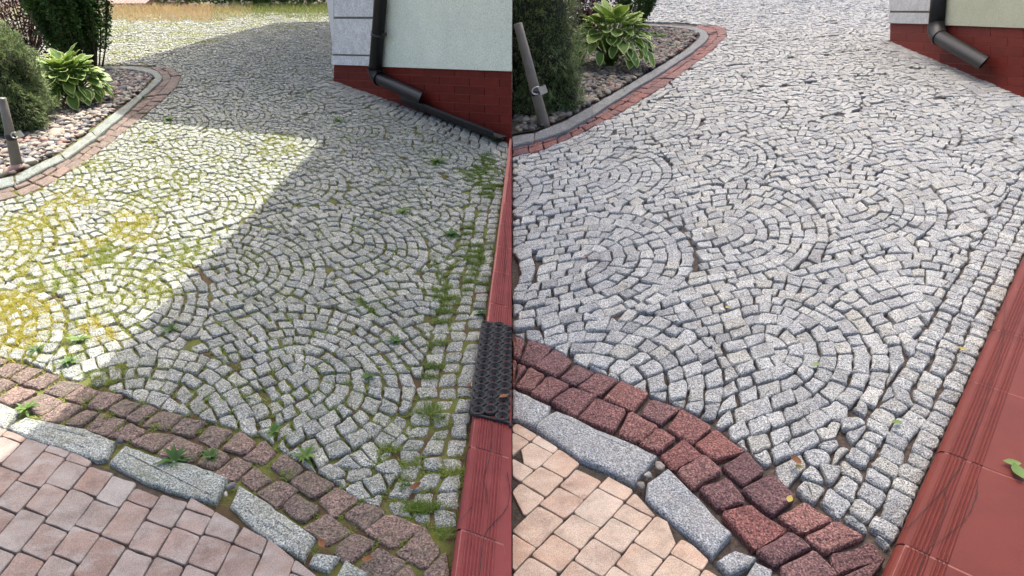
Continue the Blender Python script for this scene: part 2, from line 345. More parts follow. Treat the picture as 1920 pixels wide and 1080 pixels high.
# ------------------------------------------------------------------ ground
def sheet(name, poly, z, m, **k):
    mb = MB(); p = poly if area(poly) > 0 else poly[::-1]
    mb.add([(x, y, z) for x, y in p], [tuple(range(len(p)))]); o = mb.build(name, m); tag(o, **k); return o
sheet('ground', [(-250, -60), (250, -60), (250, 350), (-250, 350)], -.06, M['soil'], kind='structure', label='dark soil under and beyond the paving')
sheet('joint_bed', [(EPS, .2), (30, .2), (30, 30), (EPS, 30)], -.030, M['sand'], kind='structure', label='bare sand showing in the clean joints')
sheet('mossy_joint_bed', [(-30, .2), (-EPS, .2), (-EPS, 17.5), (-30, 17.5)], -.015, M['mossjoint'], kind='structure', label='mossy soil showing in the overgrown joints')
# ------------------------------------------------------------------ fan paving
ES, ET = (.88, .475), (-.475, .88); HB = .53; WR = .069; RO = .04+8*WR
BANDS = [(2.36-1.06*2, 1.1), (2.36-1.06, 1.2), (2.40, 1.33), (3.42, 1.5), (4.48, 1.62), (5.54, 1.34), (6.60, 1.3), (7.66, 1.5), (8.72, 1.4)]
BANDS += [(8.72+1.06*k, 1.2+.23*(k % 3)) for k in range(1, 16)]
def warp(s, t, k):
    v = Vector((s*1.1, t*1.1, k)); w2 = v*2.6; return s+.045*noise.noise(v)+.018*noise.noise(w2), t+.045*noise.noise(v+Vector((9, 4, 2)))+.018*noise.noise(w2+Vector((3, 8, 1)))
edge_pts = []
def hull(pts):
    pts = sorted(pts); o = lambda a, b, c: (b[0]-a[0])*(c[1]-a[1])-(b[1]-a[1])*(c[0]-a[0]); h = []
    for seq in (pts, pts[::-1]):
        b = []
        for q in seq:
            while len(b) > 1 and o(b[-2], b[-1], q) <= 0: b.pop()
            b.append(q)
        h += b[:-1]
    return h
def mark(p, occ, g):                       # note which centimetre cells a stone covers
    ys = [q[1] for q in p]; n = len(p)
    for j in range(int(math.floor(min(ys)/g)), int(math.floor(max(ys)/g))+1):
        y = (j+.5)*g; xs = []
        for i in range(n):
            (x0, y0), (x1, y1) = p[i-1], p[i]
            if (y0 > y) != (y1 > y): xs.append(x0+(x1-x0)*(y-y0)/(y1-y0))
        if len(xs) >= 2:
            for i in range(int(math.floor(min(xs)/g)), int(math.floor(max(xs)/g))+1): occ.add((i, j))
def fan_paving(side, region, excl):
    mb = MB(); cnt = 0; occ = set(); G_ = .01
    for bi, (t0, ph) in enumerate(BANDS):
        for j in range(-34, 34):
            c = ph-.62+.8*j; cp = c-.8
            # skip fans far from view
            u, v = c*ES[0]+t0*ET[0], c*ES[1]+t0*ET[1]
            if v < 0 or abs(u) > v*1.2+4: continue
            q = layout_to_world(u, max(v, 1.0), side)
            if q is None or side*q[0] < -2.0 or q[1] > 28: continue
            if v > 3 and abs(q[0]) > .82*q[1]*1.1+2.5: continue
            hb = lambda s_, t_: HB+(1 if t_ > 0 else -1)*(.13*noise.noise(Vector((s_*3.2, (bi+(t_ > 0))*3.7, side)))+.05*noise.noise(Vector((s_*11, (bi+(t_ > 0))*3.7, side))))
            for k in range(-1, 8):
                r0, r1 = (.04+k*WR, .04+(k+1)*WR) if k >= 0 else (-.04, .04)
                rm = (r0+r1)/2; back = 1.0
                L = (back+.04) if k < 0 else 2*back+math.pi*rm
                def mp(s, r):
                    if k < 0: return c-back+s, r
                    if s < back: return c-back+s, -r
                    if s > back+math.pi*rm: return c-(s-back-math.pi*rm), r
                    a = (s-back)/rm-math.pi/2; return c+r*math.cos(a), r*math.sin(a)
                s = R(-.08, 0)
                while s < L:
                    st = R(.058, .102); s1 = min(s+st, L)
                    if L-s1 < .05: s1 = L
                    s0 = max(s, 0); s = s1
                    if s1-s0 < .03: continue
                    sm, tm = mp((s0+s1)/2, rm)
                    if sm < cp or (sm-cp)**2+tm*tm < (RO-.004)**2 or abs(tm) > hb(sm, tm)-.020: 
                        if s >= L: break
                        continue
                    pts = []
                    cs = [(s0, r0), (s1, r0), (s1, r1), (s0, r1)]
                    if k >= 0 and s1-s0 > .05 and back < (s0+s1)/2 < back+math.pi*rm: cs = [(s0, r0), ((s0+s1)/2, r0), (s1, r0), (s1, r1), ((s0+s1)/2, r1), (s0, r1)]
                    for (sa, ra) in cs:
                        a, b = mp(sa, ra); h_ = hb(a, b)
                        if tm*b > 0 and abs(b) > h_-.036: b = math.copysign(h_, b)
                        l = math.hypot(a-cp, b)
                        if l < RO and l > 1e-6:
                            if a > cp: a, b = cp+(a-cp)*RO/l, max(-h_, min(h_, b*RO/l))
                        a, b = a+R(-.008, .008), b+R(-.007, .007)
                        a, b = warp(a, b+t0, side*3.0); pts.append((a*ES[0]+b*ET[0], a*ES[1]+b*ET[1]))
                    wpts = [layout_to_world(pu, pv, side) if pv > .5 else None for pu, pv in pts]
                    if any(q_ is None for q_ in wpts): continue
                    cw = (sum(q_[0] for q_ in wpts)/len(wpts), sum(q_[1] for q_ in wpts)/len(wpts))
                    if side*cw[0] < 0 or cw[1] > 27 or abs(cw[0]) > .84*cw[1]+1.2: continue
                    p = fit(wpts, region)
                    for e_ in excl:
                        if p: p = fit(p, e_, True)
                    if not p or abs(area(p)) < .0012: continue
                    far = cw[1] > 6.5
                    stone(mb, p, R(-.008, .006), R(.004, .012) if side > 0 else R(.006, .013), 1 if far else 0, random.random(), tilt=.022 if side > 0 else .018, depth=.034)
                    if side < 0: edge_pts.append((p[0], p[-1], cw)); edge_pts.append((p[1], p[2], cw))
                    cnt += 1
                    if not far: mark(p, occ, G_)
    # small wedge stones fill what the fans leave open
    cells = set()
    for (i, j) in occ:
        for di, dj in ((3, 0), (-3, 0), (0, 3), (0, -3)):
            if (i+di, j+dj) not in occ: cells.add((i+di, j+dj))
    for (i, j) in sorted(cells):
        c = ((i+.5)*G_, (j+.5)*G_)
        if (i, j) in occ or c[1] > 6.4 or side*c[0] < .02: continue
        ds = []
        for k in range(10):
            a = k*math.pi/5; d = .0
            while d < .062:
                d += .006; q = (c[0]+math.cos(a)*d, c[1]+math.sin(a)*d)
                if (int(math.floor(q[0]/G_)), int(math.floor(q[1]/G_))) in occ or side*q[0] < .004: break
            ds.append(d)
            if d < .017: break
        if len(ds) < 10 or min(ds) < .019 or not inside(c, region) or any(inside(c, e_) for e_ in excl): continue
        p = [(c[0]+math.cos(k*math.pi/5)*(ds[k]-.005), c[1]+math.sin(k*math.pi/5)*(ds[k]-.005)) for k in range(10)]
        p = hull(p); p = fit(p, region)
        for e_ in excl:
            if p: p = fit(p, e_, True)
        if not p or abs(area(p)) < .0009: continue
        mark(p, occ, G_); stone(mb, p, R(-.008, .003), .004, 0, random.random(), tilt=.02, depth=.03)
        if side < 0: edge_pts.append((p[0], p[-1], c))
    return mb
def offset_line(pl, d):
    out = []
    for i, q in enumerate(pl):
        a, b = pl[max(0, i-1)], pl[min(len(pl)-1, i+1)]; dx, dy = b[0]-a[0], b[1]-a[1]; l = math.hypot(dx, dy)
        out.append((q[0]-dy/l*d, q[1]+dx/l*d))
    return out
def smooth_line(pl, n, it=3):
    q = resample(pl, n)
    for _ in range(it): q = [q[0]]+[tuple((q[i-1][c]+2*q[i][c]+q[i+1][c])/4 for c in (0, 1)) for i in range(1, len(q)-1)]+[q[-1]]
    return q
def across(U, D, n=70):                    # partner each point of U with its nearest point of D
    u = smooth_line(U, n); d = smooth_line(D, 400, 6); o = []; j = 0
    for q in u:
        b = min(range(j, min(j+60, len(d))), key=lambda i: (d[i][0]-q[0])**2+(d[i][1]-q[1])**2); j = b; o.append(d[b])
    for _ in range(6): o = [o[0]]+[tuple((o[i-1][c]+2*o[i][c]+o[i+1][c])/4 for c in (0, 1)) for i in range(1, len(o)-1)]+[o[-1]]
    return u, o
def resi(pl, f):
    f = f*(len(pl)-1); i = min(len(pl)-2, int(f)); t = f-i; return tuple(pl[i][c]*(1-t)+pl[i+1][c]*t for c in (0, 1))
def rows(mb, a, b, nrow, step, gap, region=None, z=0.0, tintf=None, jit=.006, zj=.005, lodY=7, grass=False, bev=.008, side=0, rough=.003, corner=.011, pair=False):
    n0 = length(a); NN = 200; A, B = (resample(a, NN), resample(b, NN)) if not pair else ([resi(a, k/NN) for k in range(NN+1)], [resi(b, k/NN) for k in range(NN+1)])
    for r in range(nrow):
        def at(s, f): 
            i = min(NN-1, int(s*NN)); t = s*NN-i; q = [(A[i][c]*(1-t)+A[i+1][c]*t)*(1-f)+(B[i][c]*(1-t)+B[i+1][c]*t)*f for c in (0, 1)]
            return (q[0]+R(-jit, jit), q[1]+R(-jit, jit))
        s = R(-.5, 0)*step/n0
        while s < 1:
            s1 = s+R(.8, 1.22)*step/n0; a0, a1 = max(s, 0), min(s1, 1); s = s1
            if (a1-a0)*n0 < .03: continue
            p = [at(a0, r/nrow), at(a1, r/nrow), at(a1, (r+1)/nrow), at(a0, (r+1)/nrow)]
            if region: p = fit(p, region)
            if not p: continue
            if side and any(side*q[0] < EPS for q in p): p = clip_line(p, (side*EPS, 0), (side*EPS, 9), (side*5, 1))
            if len(p) < 3: continue
            stone(mb, p, z+R(-zj, zj), R(.7, 1.4)*gap, 1 if p[0][1] > lodY else 0, random.random(), bev=bev, rough=rough, corner=corner, depth=.045, tilt=.022)
            if grass: edge_pts.append((p[0], p[-1], p[0])); edge_pts.append((p[1], p[2], p[1]))
TL, TR = PX(TILE_L), PX(TILE_R)
TL = TL[:-1]+[TL[-1]]
def ragged(pl, amp, n=60): return [(x+amp*noise.noise(Vector((i*.55, 1, 2))), y+amp*noise.noise(Vector((i*.55, 5, 2)))) for i, (x, y) in enumerate(resample(pl, n))]
TLR, TRR = resample(TL[:-1], 60), resample(TR, 60)
tlo = ragged(offset_line(TL[:-1], .235), .05); tro = ragged(offset_line(TR, .235), .05)
STRIP_L = TL[:-1]+tlo[::-1]; STRIP_R = TR+tro[::-1]
wlw = PX(WALL_L); wlo = [(wlw[0][0]-.34*.78, wlw[0][1]-.34*.63), (-EPS, wlw[1][1]-.45)]
WST_L = wlw+[wlo[1], wlo[0]]
wrw = PX(WALL_R); wro = [(x-.5, y-.05) for x, y in wrw]
WST_R = wrw+wro[::-1]
mb = fan_paving(1, REG_R, [STRIP_R, WST_R])
rows(mb, TRR, tro, 3, .084, .008, REG_R, z=-.004, jit=.009, zj=.005, side=1)
rows(mb, wrw, wro, 3, .14, .009, REG_R, jit=.01, side=1)
tag(mb.build('clean_granite_paving', M['sett_r']), 'clean pale granite setts laid in fans with open joints', kind='structure')
mb = fan_paving(-1, REG_L, [STRIP_L, WST_L])
rows(mb, TLR, tlo, 3, .082, .010, REG_L, z=-.006, jit=.010, zj=.006, grass=True, side=-1)
rows(mb, wlw, wlo, 3, .12, .010, REG_L, jit=.009, side=-1)
tag(mb.build('mossy_granite_paving', M['sett_l']), 'weathered grey granite setts laid in fans with green joints', kind='structure')
# red bands
mb = MB(); rows(mb, PX(BED_OUT_L[:12]), PX(RED_OUT_L), 2, .17, .008, z=.002, grass=True); U_, D_ = across(PX(LOW_UP_L), PX(LOW_DN_L+[(760, 1150), (846, 1200)])); rows(mb, U_, D_, 2, .125, .010, None, pair=True, z=.000, jit=.012, zj=.004, grass=True, side=-1, bev=.007, rough=.0035, corner=.013)
tag(mb.build('weathered_red_sett_bands', M['red_l']), 'dull brown-red setts in double bands along kerb and bed', kind='structure')
mb = MB(); rows(mb, PX(BED_OUT_R[:11]), PX(RED_OUT_R), 2, .19, .009, z=.002, side=1); U_, D_ = across(PX(LOW_UP_R), PX(LOW_DN_R+[(1560, 1200)])); rows(mb, U_, D_, 2, .125, .012, None, pair=True, z=.003, zj=.005, jit=.013, side=1, bev=.007, rough=.004, corner=.013)
tag(mb.build('clean_red_sett_bands', M['red_r']), 'clean crimson granite setts in double bands along kerb and bed', kind='structure')
# concrete block paving
def blocks(bound, adir, bdir, pitch, side, m, name, label, org):
    mb = MB(); reg = PX(bound); y0 = .35
    reg = reg + ([(reg[-1][0]+.3, y0), (-3.5, y0), (-3.5, reg[0][1])] if side < 0 else [(reg[-1][0]+.2, y0), (EPS, y0)])
    ax, ay = adir; bx, by = bdir
    for k in range(-40, 40):
        t = R(-.1, .0)-3
        while t < 3:
            ln = random.choice((.074, .108, .108, .142)); t1 = t+ln
            c = [(org[0]+bx*pitch*(k+f)+ax*g, org[1]+by*pitch*(k+f)+ay*g) for f, g in ((0, t), (.5, t), (1, t), (1, (t+t1)/2), (1, t1), (.5, t1), (0, t1), (0, (t+t1)/2))]
            c = [(x+R(-.0028, .0028), y+R(-.0028, .0028)) for x, y in c]; t = t1
            m_ = c[0]
            if m_[1] < .4 or m_[1] > 3.5: continue
            p = fit(c, reg)
            if not p or abs(area(p)) < .0028: continue
            block(mb, p, R(-.0012, .0012), .0045, random.random())
    sheet(name+'_bed', reg, -.010, M['soil'], kind='structure', label='dark bedding under the '+name.replace('_', ' '))
    return tag(mb.build(name, m), label, kind='structure')
def block(mb, p, zt, gap, tint):
    if area(p) < 0: p = p[::-1]
    n = len(p); cx = sum(a[0] for a in p)/n; cy = sum(a[1] for a in p)/n
    # round only real corners
    o = []
    for i in range(n):
        a, b, c = p[i-1], p[i], p[(i+1) % n]
        v1 = Vector((a[0]-b[0], a[1]-b[1])); v2 = Vector((c[0]-b[0], c[1]-b[1]))
        if v1.length < .004 or v2.length < .004: continue
        if v1.normalized().dot(v2.normalized()) > -.8:
            r = min(.012, v1.length*.4, v2.length*.4); v1n, v2n = v1.normalized()*r, v2.normalized()*r
            for f, g in ((1, 0), (.42, .12), (.12, .42), (0, 1)): o.append((b[0]+v1n.x*f+v2n.x*g, b[1]+v1n.y*f+v2n.y*g))
        else: o.append(b)
    if len(o) < 3: return
    m = len(o)
    def ring(d, z): 
        q = []
        for x, y in o:
            dx, dy = x-cx, y-cy; l = math.hypot(dx, dy); k = 1-d/l; q.append((cx+dx*k, cy+dy*k, z))
        return q
    rs = [ring(gap*.5, zt-.04), ring(gap*.5, zt-.003), ring(gap*.5+.0012, zt-.0008), ring(gap*.5+.003, zt)]
    vs = [v for r in rs for v in r]; fs = [(k*m+i, k*m+(i+1) % m, (k+1)*m+(i+1) % m, (k+1)*m+i) for k in range(3) for i in range(m)]; fs.append(tuple(range(3*m, 4*m)))
    mb.add(vs, fs, tint)
blocks(BLK_R, (-.652, -.758), (.80, -.60), .105, 1, M['block_r'], 'sand_block_paving', 'sand coloured rounded concrete blocks in staggered rows', P(1190, 920))
blocks(BLK_L, (-.03, -1.0), (.94, -.34), .112, -1, M['block_l'], 'faded_block_paving', 'faded pink and grey rounded concrete blocks in staggered rows', P(260, 902))
# ------------------------------------------------------------------ kerbstones
def slab(pix, ztop_, m, name, label, cat, group, parent=None, depth=.07, lumpy=.004, zs=0.0):
    p = PX(pix, ztop_); p = p if area(p) > 0 else p[::-1]
    cx = sum(a[0] for a in p)/len(p); cy = sum(a[1] for a in p)/len(p)
    q = []
    for i in range(len(p)):
        a, b = p[i], p[(i+1) % len(p)]; n = max(1, int(math.hypot(b[0]-a[0], b[1]-a[1])/.035))
        for k in range(n): q.append((a[0]+(b[0]-a[0])*k/n, a[1]+(b[1]-a[1])*k/n))
    for _ in range(0): q = [((q[i-1][0]+2*q[i][0]+q[(i+1) % len(q)][0])/4, (q[i-1][1]+2*q[i][1]+q[(i+1) % len(q)][1])/4) for i in range(len(q))]
    j = [(R(-.003, .003), R(-.003, .003)) for _ in q]; q = [(a[0]+b[0], a[1]+b[1]) for a, b in zip(q, j)]
    m_ = len(q)
    nrm = []
    for i in range(m_):
        a, b = q[i-1], q[(i+1) % m_]; dx, dy = b[0]-a[0], b[1]-a[1]; l = math.hypot(dx, dy) or 1; nrm.append((-dy/l, dx/l))
    def ring(d, z, zj): return [(a[0]+n_[0]*d, a[1]+n_[1]*d, z+R(-zj, zj)) for a, n_ in zip(q, nrm)]
    z = ztop_; rs = [ring(0, z-depth, 0), ring(0, z-.012, .002), ring(.003, z-.004, .001), ring(.009, z, .0015), ring(.03, z+.002, .003)]
    vs = [v for r in rs for v in r]; fs = [(k*m_+i, k*m_+(i+1) % m_, (k+1)*m_+(i+1) % m_, (k+1)*m_+i) for k in range(4) for i in range(m_)]; fs.append(tuple(range(4*m_, 5*m_)))
    if pix[0][0] > 959: vs = [(max(v[0], EPS), v[1], v[2]) for v in vs]
    mb = MB(); mb.add(vs, fs, random.random()); o = mb.build(name, m); tag(o, label, cat, group); return o
G1 = 'kerbstones along the weathered block paving'; G2 = 'kerbstones along the clean block paving'
slab([(-60, 735), (0, 753), (37, 770), (8, 803), (-60, 775)], .006, M['kerb_l'], 'kerbstone', 'sunlit end of grey kerbstone at the left edge of the mossy yard', 'kerbstone', G1)
slab([(50, 781), (100, 792), (160, 803), (217, 827), (200, 858), (180, 862), (127, 843), (50, 820), (12, 801)], .008, M['kerb_l'], 'kerbstone', 'grey kerbstone half in sun with a shadow line crossing it', 'kerbstone', G1)
slab([(233, 832), (287, 853), (367, 870), (427, 893), (403, 942), (333, 923), (277, 905), (203, 867)], .009, M['kerb_l'], 'kerbstone', 'long speckled grey kerbstone under the large green weed', 'kerbstone', G1)
slab([(445, 908), (480, 925), (547, 973), (590, 1007), (570, 1050), (513, 1017), (480, 997), (432, 947)], .004, M['kerb_l'], 'kerbstone', 'dirty stained kerbstone right of the small dark pebble', 'kerbstone', G1)
slab([(590, 1033), (637, 1040), (613, 1072), (577, 1057)], .003, M['kerb_l'], 'kerbstone', 'small grey kerb piece after the stained kerbstone', 'kerbstone', G1)
slab([(645, 1048), (690, 1070), (690, 1100), (628, 1084)], .003, M['kerb_l'], 'kerbstone', 'small grey kerb piece at the bottom edge near brown leaves', 'kerbstone', G1)
slab([(961, 728), (1033, 760), (1027, 777), (1003, 797), (961, 783)], .014, M['kerb_r'], 'kerbstone', 'short bluish kerbstone at the upper left of the clean kerb', 'kerbstone', G2)
slab([(1043, 768), (1073, 780), (1133, 810), (1193, 833), (1232, 853), (1190, 906), (1143, 880), (1087, 857), (1003, 800), (1010, 787)], .010, M['kerb_r'], 'kerbstone', 'long clean pale kerbstone left of the three pebbles', 'kerbstone', G2)
slab([(1253, 877), (1280, 903), (1373, 998), (1337, 1040), (1293, 1000), (1250, 967), (1210, 930), (1213, 905)], .010, M['kerb_r'], 'kerbstone', 'clean pale tapered kerbstone with a brown stain right of the pebbles', 'kerbstone', G2)
slab([(1377, 1030), (1420, 1042), (1407, 1057), (1370, 1075), (1343, 1050)], .006, M['kerb_r'], 'kerbstone', 'small diamond shaped kerb piece below the tapered kerbstone', 'kerbstone', G2)
slab([(1417, 1052), (1450, 1066), (1445, 1100), (1390, 1092)], .004, M['kerb_r'], 'kerbstone', 'small kerb piece cut by the bottom edge beside red setts', 'kerbstone', G2)
def bedkerb(inn, out, breaks, z, m, labels, group):
    for (i0, i1), lab in zip(breaks, labels):
        a = inn[i0:i1+1]; b = out[i0:i1+1]
        n = max(3, int(length(PX(b))/.15)); A, B = resample(PX(a, z), n), resample(PX(b, z), n)
        A = [(p_[0]+(q_[0]-p_[0])*.28, p_[1]+(q_[1]-p_[1])*.28) for p_, q_ in zip(A, B)]
        mb = MB(); prof = []
        for k in range(n+1):
            (ax, ay), (bx, by) = A[k], B[k]; u = Vector((bx-ax, by-ay)); u.normalize()
            ax += R(-.007, .007); bx += R(-.007, .007)
            ex = .004 if k in (0, n) else 0
            prof.append([(ax, ay, z-.1), (ax, ay, z-.01+R(-.002, .002)-ex), (ax+u.x*.008, ay+u.y*.008, z+R(-.002, .002)-ex), ((ax+bx)/2, (ay+by)/2, z+R(-.003, .003)-ex), (bx-u.x*.008, by-u.y*.008, z+R(-.002, .002)-ex), (bx, by, z-.01-ex), (bx, by, z-.1)])
        # shorten ends for a joint
        for e, nb in ((0, 1), (n, n-1)):
            q = Vector(prof[nb][3])-Vector(prof[e][3]); q.z = 0; q = q.normalized()*.009
            prof[e] = [(x+q.x, y+q.y, z_) for x, y, z_ in prof[e]]
        vs = [v for r in prof for v in r]; fs = [(k*7+i, k*7+i+1, (k+1)*7+i+1, (k+1)*7+i) for k in range(n) for i in range(6)]
        fs += [tuple(range(7))[::-1], tuple(n*7+i for i in range(7))]
        # orientation
        p0 = Vector(prof[0][2])-Vector(prof[0][3]); p1 = Vector(prof[1][3])-Vector(prof[0][3])
        if p1.cross(p0).z < 0: pass
        else: fs = [f[::-1] for f in fs]
        if vs[0][0] > -EPS*2: vs = [(max(v[0], EPS), v[1], v[2]) for v in vs]
        mb.add(vs, fs, random.random()); tag(mb.build('bed_kerbstone', m), lab, 'kerbstone', group)
bedkerb(BED_IN_L, BED_OUT_L, [(0, 2), (2, 4), (4, 5), (5, 11), (11, 15)], .028, M['bed_kerb_l'],
    ['bed kerbstone at the far left edge below the beige post', 'bed kerbstone with the pink pebbles heaped behind it', 'short mossy bed kerbstone between two dark joints', 'long curved bed kerbstone rounding the tip past the hosta', 'straight far side kerb of the sunlit bed behind the hosta'], 'kerbstones round the sunlit bed')
bedkerb(BED_IN_R, BED_OUT_R, [(0, 1), (1, 3), (3, 4), (4, 10), (10, 14)], .036, M['bed_kerb_r'],
    ['bed kerbstone at the foot of the clean yard post', 'bed kerbstone right of the padlocked post beside muted pebbles', 'short bed kerbstone between the clean yard post and hosta', 'long clean curved bed kerbstone running up to the bed tip', 'straight far kerb of the shaded bed behind the pebbles'], 'kerbstones round the shaded bed')
# ------------------------------------------------------------------ gravel
def ico(sub=1):
    t = (1+5**.5)/2; v = [Vector(q).normalized() for q in [(-1, t, 0), (1, t, 0), (-1, -t, 0), (1, -t, 0), (0, -1, t), (0, 1, t), (0, -1, -t), (0, 1, -t), (t, 0, -1), (t, 0, 1), (-t, 0, -1), (-t, 0, 1)]]
    f = [(0, 11, 5), (0, 5, 1), (0, 1, 7), (0, 7, 10), (0, 10, 11), (1, 5, 9), (5, 11, 4), (11, 10, 2), (10, 7, 6), (7, 1, 8), (3, 9, 4), (3, 4, 2), (3, 2, 6), (3, 6, 8), (3, 8, 9), (4, 9, 5), (2, 4, 11), (6, 2, 10), (8, 6, 7), (9, 8, 1)]
    for _ in range(sub):
        c = {}; nf = []
        def mid(a, b):
            k = (min(a, b), max(a, b))
            if k not in c: c[k] = len(v); v.append(((v[a]+v[b])/2).normalized())
            return c[k]
        for a, b, d in f: x, y, z = mid(a, b), mid(b, d), mid(d, a); nf += [(a, x, z), (b, y, x), (d, z, y), (x, y, z)]
        f = nf
    return v, f
IV, IF = ico(1); IV2, IF2 = ico(2)
def pebble(mb, x, y, z, s, tint, hi=False):
    V_, F_ = (IV2, IF2) if hi else (IV, IF); a, b, c = s*R(.8, 1.25), s*R(.6, .95), s*R(.45, .7); r = R(0, 6.28); cr, sr = math.cos(r), math.sin(r); sd = R(0, 99); tl = R(-.35, .35)
    vs = []
    for q in V_:
        k = 1+.38*noise.noise(q*1.6+Vector((sd, 0, 0))); X, Y, Z = q.x*a*k, q.y*b*k, q.z*c*k; Z += X*tl
        vs.append((x+X*cr-Y*sr, y+X*sr+Y*cr, z+Z))
    mb.add(vs, F_, tint, smooth=True)
def gravel(inn, side, m, name, label, n):
    poly = PX(inn); mb = MB(); xs = [q[0] for q in poly]; ys = [q[1] for q in poly]; grid = {}; c = 0
    for _ in range(n*22):
        x, y = R(min(xs), max(xs)), R(min(ys), max(ys))
        if not inside((x, y), poly) or abs(x) > .86*y+.6 or side*x < .03: continue
        s = R(.018, .042)*(1.5 if random.random() < .08 else 1)*(.75 if random.random() < .3 else 1)*(1.45 if side > 0 else 1.1)
        k = (int(x/.12), int(y/.12)); ok = True
        for i in (-1, 0, 1):
            for j in (-1, 0, 1):
                for (a, b, r) in grid.get((k[0]+i, k[1]+j), ()):
                    if (a-x)**2+(b-y)**2 < (.50*(r+s))**2: ok = False
        if not ok: continue
        grid.setdefault(k, []).append((x, y, s)); pebble(mb, x, y, R(-.012, .012), s, random.random()); c += 1
        if c >= n: break
    # a lower layer
    sheet(name+'_base', poly, -.008, M['soil'], kind='structure', label='soil below '+name.replace('_', ' '))
    return tag(mb.build(name, m), label, 'pebbles', kind='stuff')
gravel(BED_IN_L, -1, M['pebble_l'], 'sunlit_gravel', 'pink, cream and grey river pebbles in the sunlit bed', 4200)
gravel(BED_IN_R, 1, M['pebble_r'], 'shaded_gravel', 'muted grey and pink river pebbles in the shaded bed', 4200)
for (x, y), s, t_, side, lab in [((225, 828), .012, .7, -1, 'small dark pebble in the joint between sun-crossed and long weathered kerbstones'), ((434, 913), .017, .15, -1, 'round grey pebble at the end of the weathered long kerbstone'), ((424, 928), .009, .6, -1, 'tiny pale pebble beside the round grey one on the mossy side'),
        ((1237, 875), .021, .72, 1, 'largest blue-grey pebble between the clean kerbstones'), ((1215, 893), .017, .08, 1, 'pale oval pebble in the middle of the three between clean kerbstones'), ((1202, 911), .015, .35, 1, 'lowest brownish pebble of the three between clean kerbstones')]:
    mb = MB(); a = P(x, y); pebble(mb, a[0], a[1], .004, s, t_, True); tag(mb.build('pebble', M['pebble_l']), lab, 'pebble', 'pebbles wedged between kerbstones')
# ------------------------------------------------------------------ tiled steps
def step(edge, cross, joints, width, m, side, name, label):
    e = PX(edge); org = (e[1][0], e[1][1], 0); root = thing(name, org, label, 'step')
    a, b = Vector((*e[1], 0)), Vector((*e[-2 if side > 0 else -1], 0)); d = (b-a).normalized(); c = Vector((*cross, 0)).normalized()
    Lt = (b-a).length
    H = .05
    prof = [(0, -.07), (0, .026), (.0025, .036), (.008, .044), (.016, .049), (.028, H)]
    x = .033
    for k in range(8):
        if k == 5: x += .012
        prof += [(x, H), (x+.0020, H+.0028), (x+.0040, H+.0038), (x+.0056, H+.0038), (x+.0078, H+.0026), (x+.0094, H)]; x += .0112
    nose_end = x+.004; prof.append((nose_end, H)); flat = [(nose_end, H), (nose_end+.02, H), (width, H), (width, -.07)]
    ss = sorted(joints); ss = [ss[0]-.52]+ss+[ss[-1]+.52*k for k in range(1, 6)]
    nose, tread = MB(), MB()
    for s0, s1 in zip(ss, ss[1:]):
        if s0 > Lt+.2: break
        s0, s1 = s0+.0032, s1-.0032; dz = R(-.001, .001)
        for mb_, pr in ((nose, prof), (tread, flat)):
            vs = []; n = len(pr); st = 6
            for i in range(st+1):
                s = s0+(s1-s0)*i/st
                for w_, z_ in pr:
                    q = a+d*s+c*w_; vs.append((min(q.x, -EPS) if side < 0 else q.x, q.y, z_+dz))
            fs = [(i*n+k, i*n+k+1, (i+1)*n+k+1, (i+1)*n+k) for i in range(st) for k in range(n-1)]
            fs = [f[::-1] for f in fs]
            mb_.add(vs, fs, R(0, 1))
    nose.build('nosing', m, root); tread.build('tread', m, root)
    gr = MB(); pts = [a-d*.8+c*.022, a+d*(Lt+.6)+c*.022, a+d*(Lt+.6)+c*(width-.01), a-d*.8+c*(width-.01)]
    gr.add([(min(q.x, -EPS) if side < 0 else q.x, q.y, H-.0012) for q in pts]+[(min(q.x, -EPS) if side < 0 else q.x, q.y, -.07) for q in pts], [(0, 3, 2, 1), (0, 1, 5, 4), (1, 2, 6, 5), (3, 0, 4, 7)]); gr.build('grout', M['grout'], root)
    return root, a, d
def sof(a, d, px): q = P3(*px); return (q-a).dot(d)
aR = Vector((*P(1653, 1080), 0)); dR = (Vector((*P(1920, 480), 0))-aR).normalized()
aL = Vector((*P(847, 1080), 0)); dL = (Vector((*P(957, 270), 0))-aL).normalized()
stR, _, _ = step(TILE_R, (.78, -.62), [sof(aR, dR, q) for q in ((1672, 1035), (1748, 862), (1810, 732), (1852, 633), (1887, 555))], 1.3, M['tile_r'], 1, 'tiled_step', 'clean red clay tile step with ribbed nosing and a long crack')
stL, _, _ = step(TILE_L, (.92, -.39), [sof(aL, dL, q) for q in ((855, 1010), (873, 855), (893, 718), (908, 583), (916, 523), (924, 475), (932, 432), (938, 393))], .6, M['tile_l'], -1, 'tiled_step', 'dull red clay tile step under the black rubber mat')
def crack(px, z, wd, parent):
    mb = MB(); pts = [P3(x, y, z) for x, y in px]; q = []
    for i, p in enumerate(resample([tuple(v) for v in pts], 40)): q.append(Vector(p)+Vector((R(-.0015, .0015), R(-.0015, .0015), 0)))
    vs = []
    for i, p in enumerate(q):
        d = (q[min(i+1, len(q)-1)]-q[max(i-1, 0)]).normalized(); n_ = Vector((-d.y, d.x, 0))*wd*R(.4, 1.0)*.5
        for s in (-1, 1): v = p+n_*s; vs.append((v.x, v.y, z))
    fs = [(2*i, 2*i+2, 2*i+3, 2*i+1) for i in range(len(q)-1)]; mb.add(vs, fs); mb.build('crack', M['crack'], parent)
z6 = lambda l, ox, oy: [(ox+a/3, oy+b/3) for a, b in l]
ZC = .0555
crack(z6([(1335, -480), (1320, -250), (1290, -90), (1245, 0), (1225, 85), (1190, 190), (1130, 340), (1080, 470)], 1440, 720), ZC, .0028, stR)
